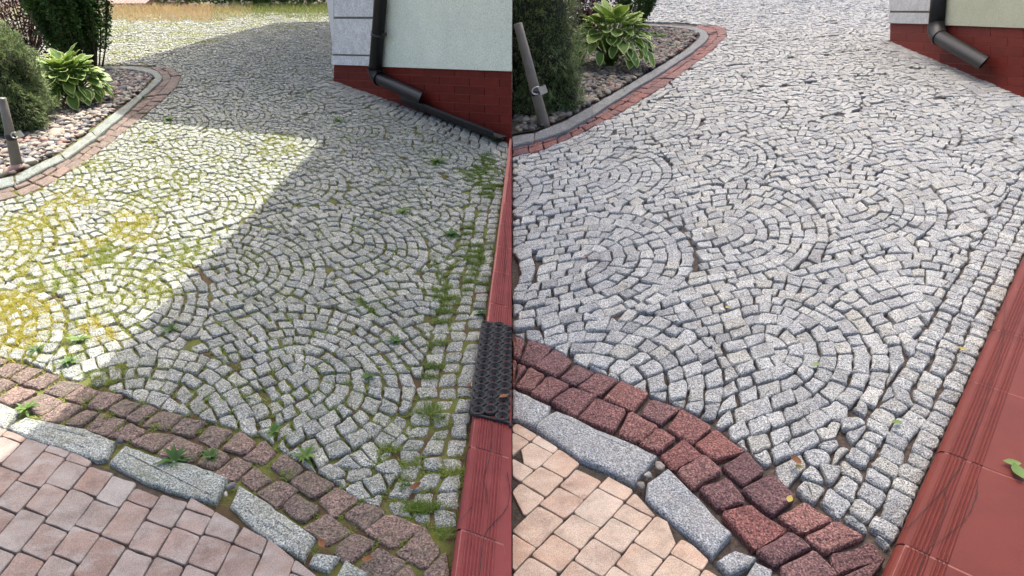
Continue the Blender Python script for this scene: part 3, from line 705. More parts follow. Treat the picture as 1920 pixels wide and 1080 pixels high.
crack(z6([(1080, 470), (1040, 520), (990, 590), (900, 690), (830, 760), (760, 828)], 1440, 720), ZC, .003, stR)
crack(z6([(1180, 540), (1175, 620), (1140, 720), (1070, 800), (990, 870), (905, 918), (870, 990), (840, 1080)], 1440, 720), ZC, .0028, stR)
crack(z6([(990, 600), (1000, 640), (985, 740), (925, 900)], 1440, 720), ZC, .0025, stR)
crack(z6([(1330, 200), (1322, 380), (1300, 470), (1275, 540), (1298, 600), (1300, 680)], 480, 720), ZC, .0035, stL)
crack(z6([(1215, 690), (1180, 735), (1140, 772)], 480, 720), ZC, .003, stL)
crack(z6([(1412, 495), (1428, 600), (1420, 680), (1380, 740), (1290, 832), (1272, 920), (1255, 1075)], 480, 720), ZC, .0035, stL)
crack(z6([(1395, 480), (1405, 330), (1400, 160)], 480, 360), ZC, .004, stL)
# rubber mat
def P_Y(px, py, Y):
    d = Vector((px-960, F*CP+(540-py)*SP, -F*SP+(540-py)*CP)); t = Y/d.y; return Vector((0, 0, CH))+d*t
zt = .058
c0, c1 = P3(881, 775, zt), P3(905, 604, zt); vd = (c1-c0); vl = vd.length; vd.normalize(); ud = Vector((.93, -.33, 0)).normalized()
root = thing('door_mat', tuple(c0), 'black rubber ring mat lying on the red tile step', 'mat')
rings = MB(); n = 16; ps = vl/14.1; pu = .050
for i in range(9):
    for j in range(14):
        c = c0+ud*(.03+pu*i)+vd*(ps*(.55+j)+(ps*.5 if i % 2 else 0)-.004)
        if c.x > -.002: continue
        vs = []
        for (r, z_) in ((.0285, zt-.006), (.0275, zt+.008), (.0250, zt+.009), (.0215, zt+.0075), (.0195, zt+.0005), (.0085, zt+.0002), (.0080, zt-.006)):
            for k in range(n):
                t = 2*math.pi*k/n; vs.append((min(c.x+r*math.cos(t), -EPS), c.y+r*math.sin(t)*.95, z_))
        rings.add(vs, [(a_*n+k, a_*n+(k+1) % n, (a_+1)*n+(k+1) % n, (a_+1)*n+k) for a_ in range(6) for k in range(n)], smooth=True)
rings.build('ring_grid', M['rubber'], root)
rim = MB()
for A_, B_ in ((c0, c0+vd*vl), (c0, c0+ud*.22), (c0+vd*(vl+.006), c0+vd*(vl+.006)+ud*.2)):
    pts = [A_+(B_-A_)*t/8 for t in range(9)]; pts = [Vector((min(q.x, -.006), q.y, q.z)) for q in pts]; tube(rim, pts, .0055, 6)
rim.build('rim', M['rubber'], root)
# ------------------------------------------------------------------ house walls
def wallplane(A, B):
    A3, B3 = P3(*A), P3(*B); n_ = Vector((-(B3-A3).y, (B3-A3).x, 0)).normalized()
    if n_.dot(Vector((0, 0, 0))-A3) < 0: n_ = -n_
    def f(px, py, off=0.0):
        d = Vector((px-960, F*CP+(540-py)*SP, -F*SP+(540-py)*CP)); C_ = Vector((0, 0, CH)); t = (A3+n_*off-C_).dot(n_)/d.dot(n_); return C_+d*t
    return f, n_
def panel(mb, W_, n_, px, off, thick=.03, a=0.0):
    f = [W_(x, y, off) for x, y in px]; b = [q-n_*thick for q in f]; k = len(f); 
    nn = (f[1]-f[0]).cross(f[2]-f[1]); fl = nn.dot(n_) < 0
    fs = [tuple(range(k)), tuple(range(k, 2*k))[::-1]]+[(i, i+k, (i+1) % k+k, (i+1) % k) for i in range(k)]
    if fl: fs = [t[::-1] for t in fs]
    vs = [((q.x if f[0].x > 0 else min(q.x, -EPS)), q.y, q.z) for q in f+b]; mb.add(vs, fs, a)
def lerp(a, b, t): return a+(b-a)*t
def house(name, label, W_, n_, xl, xr, botl, botr, quoins, grooves, st_l, row0, pitch, blen, nrow, mats, off, cutx, core):
    root = thing(name, core[0], label, 'house')
    ln = lambda y0, y1, x: lerp(y0, y1, (x-xl)/(xr-xl))
    mb = MB(); panel(mb, W_, n_, [(xl, botl-1), (xr, botr-1), (xr, botr+190), (xl, botl+90)], 0, .05); mb.build('plinth_base', M['plinth_joint'], root)
    mb = MB()
    for r in range(nrow):
        ya = [ (botl, botr) ] + [(row0[0]+pitch[0]*k, row0[1]+pitch[1]*k) for k in range(nrow)]
        (a0, a1), (b0, b1) = ya[r], ya[r+1]
        x = xl-(blen*.5 if r % 2 else 0)-blen*.0
        while x < xr:
            x0, x1 = max(x+.45, xl), min(x+blen-.45, xr); x += blen
            if x1-x0 < 2: continue
            panel(mb, W_, n_, [(x0, ln(a0, a1, x0)+.55), (x1, ln(a0, a1, x1)+.55), (x1, ln(b0, b1, x1)-.55), (x0, ln(b0, b1, x0)-.55)], .005, .012, random.random())
    mb.build('plinth', M['plinth'], root)
    mb = MB(); panel(mb, W_, n_, [(st_l, -170), (xr, -170), (xr, botr), (st_l, ln(botl, botr, st_l))], off, .08); mb.build('stucco_wall', mats[0], root)
    mb = MB(); panel(mb, W_, n_, grooves, off*.9, .07); mb.build('quoin_groove', M['groove'], root)
    for q in quoins: mb = MB(); panel(mb, W_, n_, q, off*1.6, .10, R(0, 1)); mb.build('quoin_block', mats[1], root)
    mb = MB(); pts, h_ = core[1], core[2]; k = len(pts)
    p = pts if area(pts) > 0 else pts[::-1]
    mb.add([(x, y, -.05) for x, y in p]+[(x, y, h_) for x, y in p], [tuple(range(k, 2*k)), tuple(range(k))[::-1]]+[(i, (i+1) % k, (i+1) % k+k, i+k) for i in range(k)]); mb.build('wall_core', M['concrete'], root)
    return root
WL, nL = wallplane(*WALL_L); WRt, nR = wallplane((1668, 77), (1920, 182))
A_, B_ = P(625, 150), P(960, 270)
hl = house('house', 'pale green stucco house with red plinth, on the mossy side', WL, nL, 626, 959.6, 122, 133.7,
    [[(627, -170), (702, -170), (699, 31.4), (626, 31.2)], [(625.5, 35.5), (698.5, 35.8), (693.5, 102.6), (622, 100.8)], [(621.5, 104.6), (692.5, 106), (691, 123.4), (621, 121.2)]],
    [(628, -170), (706, -170), (700, 122), (624, 120)], 700, (134.2, 149), (14.6, 16.7), 56.5, 9, (M['stucco_l'], M['quoin_l']), .025, 0,
    ((A_[0], A_[1], 0), [(A_[0]+.03, A_[1]+.06), (-EPS, B_[1]+.1), (-EPS, 13), (A_[0]+.05, 11)], 2.1))
ORIG[hl.name] = (A_[0], A_[1], 0)
HS = 4.7; SH = HS/math.tan(ELEV)
mb = MB(); box(mb, (-.8, 9.8, 3.39), (.78, 0, 0), (0, 1.6, 0), (0, 0, 1.28)); mb.build('upper_storey', M['stucco_l'], hl)
S = PX([(200, 121), (267, 108), (333, 90), (400, 70), (480, 52), (523, 42), (600, 41), (640, 41)])+[(.25, 15.5), (.25, -1.6), (-2.8, -1.6)]+PX([(-120, 945), (0, 865), (47, 820), (110, 777), (160, 720), (607, 261), (480, 246), (333, 230), (225, 218), (203, 170)])  # wanted shade outline, lifted overhead as an added, unseen slab
S = [(x, y+SH) for x, y in S]; S = S if area(S) > 0 else S[::-1]; k = len(S)
mb = MB(); mb.add([(x, y, HS) for x, y in S]+[(x, y, HS+.08) for x, y in S], [tuple(range(k, 2*k)), tuple(range(k))[::-1]]+[(i, (i+1) % k, (i+1) % k+k, i+k) for i in range(k)]); mb.build('shade_slab', M['shade_slab'], hl)
A_, B_ = P(1668, 77), P(2010, 226)
hr = house('house', 'olive stucco house with red plinth, on the clean side', WRt, nR, 1669, 1925, 43.5, 52.8,
    [[(1667, -100), (1748, -100), (1745.5, 20.3), (1667, 20.0)], [(1666.5, 23.8), (1744.5, 24.4), (1742, 45), (1665.5, 43.2)]],
    [(1669, -100), (1750, -100), (1744, 44), (1668, 43)], 1745, (60, 71.7), (17.3, 18.4), 62.7, 9, (M['stucco_r'], M['quoin_r']), .03, 1,
    ((A_[0], A_[1], 0), [(A_[0]+.1, A_[1]), (P(1925, 184)[0]+.1, P(1925, 184)[1]), (11, P(1925, 184)[1]), (11, A_[1])], 1.9))
# ------------------------------------------------------------------ downpipes
def dist(p): return (p.y)*CP-(p.z-CH)*SP
def pxr(p, r): return r*dist(p)/F
def pipe(W_, off, up, low, rup, rlow, tabpx, name, label):
    pts = [W_(x, y, off) for x, y in up]; root = thing(name, tuple(pts[-1]), label, 'downpipe')
    mb = MB(); tube(mb, pts, [pxr(q, rup) for q in pts], 20); mb.build('upright_pipe', M['pipe'], root)
    # elbow: smooth curve from the upright into the sloping outlet
    q0, q1 = pts[-1], W_(*low[0], off); e = (pts[-1]-pts[-2]).normalized(); g = (W_(*low[1], off)-q1).normalized(); c = []
    for i in range(9):
        t = i/8; h_ = (q1-q0).length*.9
        c.append(q0*(2*t**3-3*t*t+1)+e*h_*(t**3-2*t*t+t)+q1*(3*t*t-2*t**3)+g*h_*(t**3-t*t))
    mb = MB(); tube(mb, c, [pxr(q, rup+1.2) for q in c], 20, cap=False); mb.build('elbow', M['pipe'], root)
    a, b = q1, W_(*low[1], off); mb = MB(); ra, rb = pxr(a, rlow[0]), pxr(b, rlow[1])
    tube(mb, [a, b], [ra, rb], 24, cap=False); tube(mb, [b, a+(b-a)*.1], [rb*.93, ra*.9], 24, cap=False)
    # rim ring joins the two shells
    d = (b-a).normalized(); u, v = frame(d); vs = []
    for rr in (rb, rb*.93):
        for k in range(24): t = 2*math.pi*k/24; vs.append(b+(u*math.cos(t)+v*math.sin(t))*rr)
    mb.add(vs, [(k, (k+1) % 24, 24+(k+1) % 24, 24+k) for k in range(24)])
    vw = (b-Vector((0, 0, CH))).normalized(); mm = d-vw*d.dot(vw)*.96; mb.v = [tuple(Vector(q)-d*((Vector(q)-b).dot(mm)/d.dot(mm))) if abs((Vector(q)-b).dot(d)) < .02 else q for q in mb.v]
    mb.build('outlet', M['pipe'], root)
    if tabpx:
        c = W_(tabpx[0], tabpx[1], off); r = pxr(c, rup+1); ax = (pts[0]-pts[-1]).normalized(); mb = MB(); tube(mb, [c-ax*.018, c+ax*.018], r, 20)
        t_ = W_(tabpx[2], tabpx[1], off); box(mb, (c+t_)/2+(t_-c)*.1, (t_-c)*.45, ax*.018, (t_-c).cross(ax).normalized()*.004); mb.build('bracket', M['black'], root)
    return root
pipe(WL, .10, [(716, -150), (713.5, 0), (708, 70), (704, 122), (703, 128)], [(712, 148), (789, 183)], 12.2, (11, 12), (708.5, 64.5, 724), 'downpipe', 'dark steel downpipe ending above the lower gutter channel')
pipe(WRt, .12, [(1762, -100), (1759.5, 0), (1755.5, 46)], [(1764, 71), (1845, 118)], 13, (12.6, 13.2), None, 'downpipe', 'dark steel downpipe with open outlet above clean paving')
a, b = P3(765, 203)+Vector((.0, .04, .11)), P3(938, 271)+Vector((0, .04, .095)); d = (b-a).normalized(); u = d.cross(Vector((0, 0, 1))).normalized(); v = u.cross(d)
if v.z < 0: v = -v
mb = MB(); vs = []; K = 14
for p, rad in ((a, .088), (b, .078)):
    for rr in (rad, rad*.93):
        for k in range(K): t = math.pi*(.88+1.24*k/(K-1)); vs.append(p+u*math.cos(t)*rr+v*math.sin(t)*rr)
fs = [(k, k+1, 2*K+k+1, 2*K+k) for k in range(K-1)]+[(K+k, 3*K+k, 3*K+k+1, K+k+1) for k in range(K-1)]
fs += [(k, K+k, K+k+1, k+1) for k in range(K-1)]+[(2*K+k, 2*K+k+1, 3*K+k+1, 3*K+k) for k in range(K-1)]+[(0, 2*K, 3*K, K), (K-1, 2*K-1, 4*K-1, 3*K-1)]
mb.add(vs, fs); tag(mb.build('gutter_channel', M['pipe']), 'black half round gutter channel lying along the red plinth', 'gutter')
# ------------------------------------------------------------------ posts with padlocks
def post(base, top, rb, rt, lock, sh, label, side, name='post'):
    b = P3(*base); t = P_Y(*top, b.y); root = thing('bollard_post', tuple(b), label, 'post')
    mb = MB(); tube(mb, [b-(t-b)*.05, b, b+(t-b)*.5, t], [pxr(b, rb), pxr(b, rb), pxr(b+(t-b)*.5, (rb+rt)/2), pxr(t, rt)], 24); o = mb.build('pole', M['post'], root)
    ax = (t-b).normalized(); k = (base[1]-lock[1])/(base[1]-top[1]); c = b+(t-b)*k
    r = pxr(c, (rb+rt)/2+.9); mb = MB(); tube(mb, [c-ax*.03+Vector((0, 0, 0)), c+ax*.012], r, 24); mb.build('strap', M['black'], root)
    # padlock
    lk = P_Y(lock[0], lock[1], c.y-r-.03); root2 = thing('padlock', tuple(lk), label.replace('beige post', 'steel padlock').split(' with')[0]+' strapped to its beige post', 'padlock')
    s = pxr(lk, sh); rx = Vector((.92, 0, .38)); rz = Vector((-.38, 0, .92)); ry = Vector((0, 1, 0)); mb = MB()
    for i in range(5): box(mb, lk+rx*(-.8+.4*i)*s*.9, rx*s*.165, ry*s*.5, rz*s*(.95 if i % 2 else .88))
    mb.build('lock_body', M['steel'], root2)
    sc = lk-rx*s*1.5+rz*s*.35; pts = []
    for i in range(13): a_ = math.radians(-100+i*22); pts.append(sc+rx*(-math.cos(a_))*s*1.05+rz*math.sin(a_)*s*.85)
    mb = MB(); tube(mb, pts, s*.17, 8); mb.build('shackle', M['steel'], root2)
post((33, 314), (4, 184), 9.6, 6.6, (36, 252), 6.2, 'sunlit beige post with a strapped padlock beside the light green conifer', -1)
post((1020, 233), (971, 44), 10.6, 8.2, (1018, 168), 8.0, 'shaded beige post with a strapped padlock in front of the dark conifer', 1)
# ------------------------------------------------------------------ plants
def blade(mb, p, d, ln, wd, tint, bend=.4, seg=2, nrm=None):
    d = d.normalized(); s = d.cross(Vector((0, 0, 1)) if abs(d.z) < .9 else Vector((R(-1, 1), R(-1, 1), .01))).normalized()
    h_ = Vector((d.x, d.y, 0)); vs = []; 
    for k in range(seg+1):
        t = k/seg; c = p+d*ln*t-Vector((0, 0, 1))*bend*ln*t*t+h_*bend*ln*t*t*.4; w_ = wd*(1-t**1.6)*.5
        if k == seg: vs.append(c)
        else: vs += [c-s*w_, c+s*w_]
    fs = [(2*k, 2*k+1, 2*k+3, 2*k+2) for k in range(seg-1)]+[(2*seg-2, 2*seg-1, 2*seg)]
    mb.add(vs, fs, tint)
def crown_shell(mb, c, rx, ry, rz, n, side, blen, fn=None, seed=0, bw=.006, lump=.28, low=-1.0):
    for i in range(n):
        u = Vector((R(-1, 1), R(-1, 1), R(low, 1)))
        if u.length > 1 or u.length < .1: continue
        u.normalize(); k = 1+lump*noise.noise(u*2.6+Vector((seed, 0, 0)))+.15*noise.noise(u*8+Vector((seed, 5, 0))); k *= R(.82, 1.03)
        p = c+Vector((u.x*rx, u.y*ry, u.z*rz))*k
        if side*p.x < .012: continue
        if p.z < .01: continue
        base = .5+.7*noise.noise(u*9+Vector((seed, 1, 3)))
        for j in range(7):
            d = (u+Vector((R(-.9, .9), R(-.9, .9), R(-.5, 1.0)))).normalized()
            q = p+Vector((R(-1, 1), R(-1, 1), R(-1, 1)))*blen*.5
            if side*(q.x+d.x*blen) < .004: continue
            blade(mb, q, d, blen*R(.7, 1.2), bw, max(0, min(1, base*.6+R(0, .3)+(.5 if random.random() < .02 else 0))), .15, 1)
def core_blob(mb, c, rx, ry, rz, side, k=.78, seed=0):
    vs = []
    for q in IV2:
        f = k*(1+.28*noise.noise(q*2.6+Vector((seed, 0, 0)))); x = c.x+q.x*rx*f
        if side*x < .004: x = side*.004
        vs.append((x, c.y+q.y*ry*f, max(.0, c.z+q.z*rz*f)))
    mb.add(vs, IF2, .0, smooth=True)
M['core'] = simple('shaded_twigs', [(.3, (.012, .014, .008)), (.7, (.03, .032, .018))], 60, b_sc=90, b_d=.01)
def conifer(blobs, side, label, n, blen, bw=.0095):
    c0 = blobs[0][0]; root = thing('juniper_bush', (c0.x, c0.y, 0), label, 'shrub')
    a, b = MB(), MB()
    for i, (c, rx, ry, rz) in enumerate(blobs):
        crown_shell(a, c, rx, ry, rz, int(n*rx*rz/(blobs[0][1]*blobs[0][3])), side, blen, seed=i*7+side, bw=bw); core_blob(b, c, rx, ry, rz, side, seed=i*7+side)
    a.build('foliage', M['conifer'], root); b.build('twigs', M['core'], root)
conifer([(P_Y(-12, 160, 6.2), .42, .4, .56), (P_Y(40, 215, 6.0), .16, .2, .26), (P_Y(10, 255, 5.9), .2, .15, .22)], -1, 'light green juniper bush in sun at the left edge of the bed', 9000, .042)
conifer([(P_Y(1000, 85, 7.0), .46, .45, .85), (P_Y(1050, 170, 6.9), .24, .25, .32), (P_Y(985, 215, 6.7), .3, .2, .25)], 1, 'dark green juniper bush in shade behind the clean yard post', 11000, .048)
def upright_shrub(base, side, half, hgt, label, n, ls, lean=0):
    root = thing('upright_shrub', (base.x, base.y, 0), label, 'shrub'); st, lf = MB(), MB()
    for i in range(n):
        a = R(0, 6.28); r = math.sqrt(random.random()); b = base+Vector((math.cos(a)*r*half*.42, math.sin(a)*r*half*.42, 0))
        t = base+Vector((math.cos(a)*r*half*1.15+lean, math.sin(a)*r*half*1.15, hgt*R(.8, 1.0)))
        pts = [b+(t-b)*k+Vector((math.cos(a), math.sin(a), 0))*half*.22*math.sin(k*3.1)*r+Vector((R(-.012, .012), R(-.012, .012), 0)) for k in (0, .15, .3, .45, .6, .8, 1)]
        tube(st, pts, [.010, .009, .008, .007, .006, .004, .002], 5)
        m_ = int(330*hgt)
        for k in range(m_):
            f = R(.10, 1)**.8*6; i_ = min(5, int(f)); p = pts[i_]+(pts[i_+1]-pts[i_])*(f-i_)
            if random.random() > .30+f/4: continue
            p = p+Vector((R(-1, 1), R(-1, 1), R(-1, 1)))*.045
            u = Vector((R(-1, 1), R(-1, 1), R(-.6, .6))).normalized(); v = u.cross(Vector((R(-1, 1), R(-1, 1), R(-1, 1)))).normalized(); s = ls*R(.7, 1.2)
            lf.add([p, p+u*s*.5+v*s*.4, p+u*s, p+u*s*.5-v*s*.4], [(0, 1, 2, 3)], max(0, min(1, .35+.5*noise.noise(p*3)+R(-.2, .25))))
    st.build('stem', M['bark'], root); lf.build('foliage', M['column'], root)
b = P3(158, 130); upright_shrub(b, -1, .50, 1.9, 'tall many stemmed green shrub behind the sunlit hosta', 62, .040)
b = P3(1183, 55); upright_shrub(b, 1, .46, 1.5, 'tall many stemmed dark shrub behind the shaded hosta', 36, .034)
def loose_shrub(c, rx, ry, rz, side, label, n, ls, m, name='barberry_shrub'):
    root = thing(name, (c.x, c.y, 0), label, 'shrub'); lf, st = MB(), MB()
    for i in range(40):
        a = R(0, 6.28); t = c+Vector((math.cos(a)*rx*R(.2, .9), math.sin(a)*ry*R(.2, .9), rz*R(-.3, .9)))
        tube(st, [Vector((c.x, c.y, 0)), (Vector((c.x, c.y, 0))+t)/2+Vector((R(-.05, .05), R(-.05, .05), .1)), t], [.012, .007, .003], 5)
    for i in range(n):
        u = Vector((R(-1, 1), R(-1, 1), R(-1, 1)))
        if u.length > 1: continue
        if noise.noise(u*3+Vector((side*5, 0, 0))) < -.22: continue
        p = c+Vector((u.x*rx, u.y*ry, u.z*rz))
        if p.z < .03 or side*p.x < .02: continue
        a = Vector((R(-1, 1), R(-1, 1), R(-.6, .6))).normalized(); v = a.cross(Vector((R(-1, 1), R(-1, 1), R(-1, 1)))).normalized(); s = ls*R(.6, 1.2)
        lf.add([p, p+a*s*.5+v*s*.4, p+a*s, p+a*s*.5-v*s*.4], [(0, 1, 2, 3)], R(0, 1))
    st.build('stem', M['bark'], root); lf.build('foliage', m, root)
loose_shrub(P_Y(30, 40, 9.4), .85, .6, .72, -1, 'dark red barberry shrub at the top left corner of the mossy side', 15000, .04, M['barberry'])
loose_shrub(P_Y(1098, 14, 12.3), .62, .5, .62, 1, 'dark red barberry shrub behind the shaded juniper', 8000, .05, M['barberry'])
for cx, cy, Y_, side, lab in ((95, 112, 7.9, -1, 'blue-green sword leaved plant between juniper and barberry on the mossy side'), (1085, 40, 9.2, 1, 'grey-green sword leaved plant above the shaded hosta')):
    mb = MB(); g = P_Y(cx, cy, Y_); g.z = 0
    for i in range(13):
        a = R(0, 6.28); blade(mb, g+Vector((R(-.05, .05), R(-.05, .05), 0)), Vector((math.cos(a)*.5, math.sin(a)*.3, R(.8, 1.4))), R(.4, .6), .035, R(0, 1), .25, 5)
    tag(mb.build('sword_leaf_plant', M['iris']), lab, 'plant')
def hosta(base, R0, H0, ll, side, n, label):
    root = thing('hosta', tuple(base), label, 'plant'); lf, st = MB(), MB()
    for i in range(n):
        f = (i+.5)/n; a = i*2.39996+R(-.2, .2); r = R0*(.10+.62*f**.75); hz = H0*(1.0-.62*f**1.3)*R(.85, 1.08)
        d = Vector((math.cos(a), math.sin(a), 0)); E = base+d*r+Vector((0, 0, hz)); ln = ll*R(.78, 1.15); wd = ln*R(.33, .42)
        el = 1.0*(1-f)**.8-.35-.9*f+R(-.15, .15); el = max(-1.1, min(1.0, el+.35)); drp = .35+.35*f
        sd = Vector((-d.y, d.x, 0)); roll = R(-.35, .35); sd = (sd*math.cos(roll)+Vector((0, 0, 1))*math.sin(roll)); vs, ed = [], []
        nx, nl = 7, 9; tw = R(-.2, .2); tn = max(0, min(1, R(.1, .6)+(.3 if f < .3 else 0)))
        for k in range(nl):
            t = k/(nl-1); ang = el-drp*t; c = E+d*ln*(t*math.cos(el-drp*t*.5))+Vector((0, 0, ln*t*math.sin(el-drp*t*.5)))+sd*tw*ln*t*t
            w_ = wd*(math.sin(math.pi*min(1, t*.93+.07)**.78)**.72 if t < 1 else .0)
            upv = Vector((-d.x*math.sin(ang), -d.y*math.sin(ang), math.cos(ang)))
            for j in range(nx):
                s = (j/(nx-1)-.5)*2; q = c+sd*s*w_+upv*(abs(s)**1.5*w_*.28-.06*w_+(.05*w_*math.cos(s*9)))
                q += upv*(.10*w_*math.sin(t*14+i)*abs(s)**3)
                vs.append(q); ed.append(max(abs(s), 1.0 if k == nl-1 else (.86 if k == nl-2 and abs(s) > .5 else 0)))
        fs = [(k*nx+j, k*nx+j+1, (k+1)*nx+j+1, (k+1)*nx+j) for k in range(nl-1) for j in range(nx-1)]
        lf.add(vs, fs, tn, ed, True)
        g = base+Vector((R(-.03, .03), R(-.03, .03), 0)); mid = g+(E-g)*.5+Vector((0, 0, hz*.22)); tube(st, [g, g*.5+mid*.5+Vector((0, 0, hz*.05)), mid, mid*.45+E*.55+Vector((0, 0, hz*.04)), E], .005, 5, .3)
    lf.build('leaf', M['hosta'], root); st.build('stalk', M['hosta'], root)
hosta(P3(143, 196), .44, .44, .165, -1, 125, 'sunlit green hosta with cream leaf edges beside the light juniper')
hosta(P3(1143, 126), .70, .66, .225, 1, 125, 'shaded hosta with pale leaf edges in front of the dark shrub stems')
# ------------------------------------------------------------------ weeds
def weed(px, kind, s, label, name, tint=(.2, .7), m='weed', up=.4):
    b = P3(*px); mb = MB()
    if kind == 'rosette':
        n = int(17+s*60)
        for i in range(n):
            a = i*2.4+R(-.3, .3); d = Vector((math.cos(a), math.sin(a), up*R(.2, 3.2)))
            ln = s*R(.6, 1.1); w_ = ln*R(.07, .13); dn = d.normalized(); sd = dn.cross(Vector((0, 0, 1))).normalized(); vs = []; t0 = R(*tint)
            for k in range(6):
                t = k/5; c = b+dn*ln*t-Vector((0, 0, 1))*ln*.35*t*t; ww = w_*(.25+.75*math.sin(math.pi*min(t+.12, 1)**.9))*(1 if t < 1 else .05)
                up_ = Vector((0, 0, ww*.25)); vs += [c-sd*ww+up_, c, c+sd*ww+up_]
            mb.add([(v.x, v.y, max(v.z, .004)) for v in vs], [(3*k+j, 3*k+j+1, 3*k+4+j, 3*k+3+j) for k in range(5) for j in (0, 1)], t0, None, True)
    else:
        n = int(90*s/.06)
        for i in range(n):
            a = R(0, 6.28); r = s*.5*random.random()**.6; q = b+Vector((math.cos(a)*r, math.sin(a)*r, .0))
            blade(mb, q, Vector((math.cos(a)*R(.1, .9), math.sin(a)*R(.1, .9), R(.5, 1.2))), s*R(.35, .85), .0028, R(*tint), .5, 3)
    tag(mb.build(name, M[m]), label, 'weed', 'weeds growing in the joints')
W = [((328, 866), 'rosette', .085, 'large dark green rosette weed on the long weathered kerbstone', 'rosette_weed', (.05, .4)),
 ((396, 858), 'rosette', .055, 'small pointed weed right of the largest rosette, on brown-red setts', 'rosette_weed', (.2, .6)),
 ((50, 768), 'rosette', .065, 'bright green weed on sunlit red setts at the left edge', 'rosette_weed', (.6, 1)),
 ((574, 856), 'rosette', .065, 'pale green upright weed where grey setts meet brown-red setts', 'rosette_weed', (.6, 1)),
 ((513, 812), 'rosette', .058, 'pale feathery weed above the brown-red band, left of the upright pale weed', 'rosette_weed', (.5, .9)),
 ((68, 657), 'rosette', .06, 'dark star shaped weed on sunlit grey setts by the red band', 'rosette_weed', (.2, .6)),
 ((148, 640), 'rosette', .07, 'tall yellow-green weed in the sunlit patch above the star shaped weed', 'rosette_weed', (.7, 1)),
 ((128, 680), 'rosette', .055, 'low weed at the foot of the sunlit patch near the shadow corner', 'rosette_weed', (.4, .9)),
 ((320, 619), 'rosette', .06, 'grey-green weed just inside the house shadow edge', 'rosette_weed', (.1, .5)),
 ((742, 640), 'rosette', .055, 'dark spiky weed in shade left of the mossy right strip', 'rosette_weed', (.1, .5)),
 ((848, 441), 'rosette', .085, 'blue-green weed left of the tile step, above the mat', 'rosette_weed', (.3, .7)),
 ((903, 590), 'rosette', .06, 'dark leafy weed just above the black mat', 'rosette_weed', (.1, .5)),
 ((690, 708), 'rosette', .05, 'small bluish weed in the shaded fans below the moss patch', 'rosette_weed', (.2, .6)),
 ((315, 226), 'rosette', .11, 'bright weed sprouting at the sunlit patch edge by the red band', 'rosette_weed', (.8, 1)),
 ((265, 186), 'rosette', .10, 'weed in the joint of the curved bed kerb', 'rosette_weed', (.5, .9)),
 ((935, 264), 'rosette', .12, 'leafy weed at the end of the gutter channel', 'rosette_weed', (.4, .9)),
 ((818, 305), 'rosette', .12, 'tall pale weed in the setts below the gutter channel', 'rosette_weed', (.6, 1)),
 ((635, 228), 'rosette', .10, 'faint green weed near the house corner in shade', 'rosette_weed', (.5, .9)),
 ((755, 398), 'rosette', .08, 'small yellow-green weed in the middle of the shaded fans', 'rosette_weed', (.7, 1)),
 ((805, 775), 'tuft', .085, 'fresh green grass tuft in shade left of the mat', 'grass_tuft', (.1, .35)),
 ((290, 802), 'tuft', .035, 'small grass tuft on the brown-red setts left of the largest rosette', 'grass_tuft', (.2, .5)),
 ((205, 780), 'tuft', .035, 'thin grass tuft on the shadow edge of the brown-red band', 'grass_tuft', (.2, .6)),
 ((540, 892), 'tuft', .04, 'fine grass tuft between the lower brown-red setts', 'grass_tuft', (.1, .4)),
 ((183, 712), 'tuft', .05, 'grass tuft where the shadow edge meets the brown-red band', 'grass_tuft', (.25, .6)),
 ((225, 690), 'tuft', .04, 'yellowish grass tuft right of the shadow corner', 'grass_tuft', (.3, .7)),
 ((760, 912), 'tuft', .035, 'dark grass tuft near the curled leaf at lower right of the mossy side', 'grass_tuft', (.0, .25)),
 ((828, 790), 'tuft', .04, 'short grass tuft between the large tuft and the tile step', 'grass_tuft', (.1, .3)),
 ((588, 1035), 'tuft', .02, 'tiny tuft by the kerb pieces at the bottom edge', 'grass_tuft', (.1, .35))]
for px, k, s, lab, nm, tn in W: weed(px, k, s, lab, nm, tn, 'weed' if k == 'rosette' else 'grass')
mb = MB()
for (x, y), s in (((1367-145, 66), .1), ((1236, 72), .13), ((1205, 68), .08)):
    b = P3(x, y)
    for i in range(60): a = R(0, 6.28); blade(mb, b+Vector((R(-.06, .06), R(-.06, .06), .02)), Vector((math.cos(a), math.sin(a), R(.4, 1.3))), s*R(.7, 1.6), .02, R(.5, 1), .5, 3)
tag(mb.build('bed_weed', M['weed']), 'low bright weed among the pebbles of the shaded bed', 'weed')
mb = MB(); b = P3(218, 143)
for i in range(70): a = R(0, 6.28); blade(mb, b+Vector((R(-.09, .09), R(-.07, .07), .0)), Vector((math.cos(a), math.sin(a), R(.4, 1.3))), .09*R(.7, 1.6), .012, R(.1, .5), .5, 3)
tag(mb.build('bed_weed', M['weed']), 'low dark weed among the pebbles behind the sunlit hosta', 'weed')
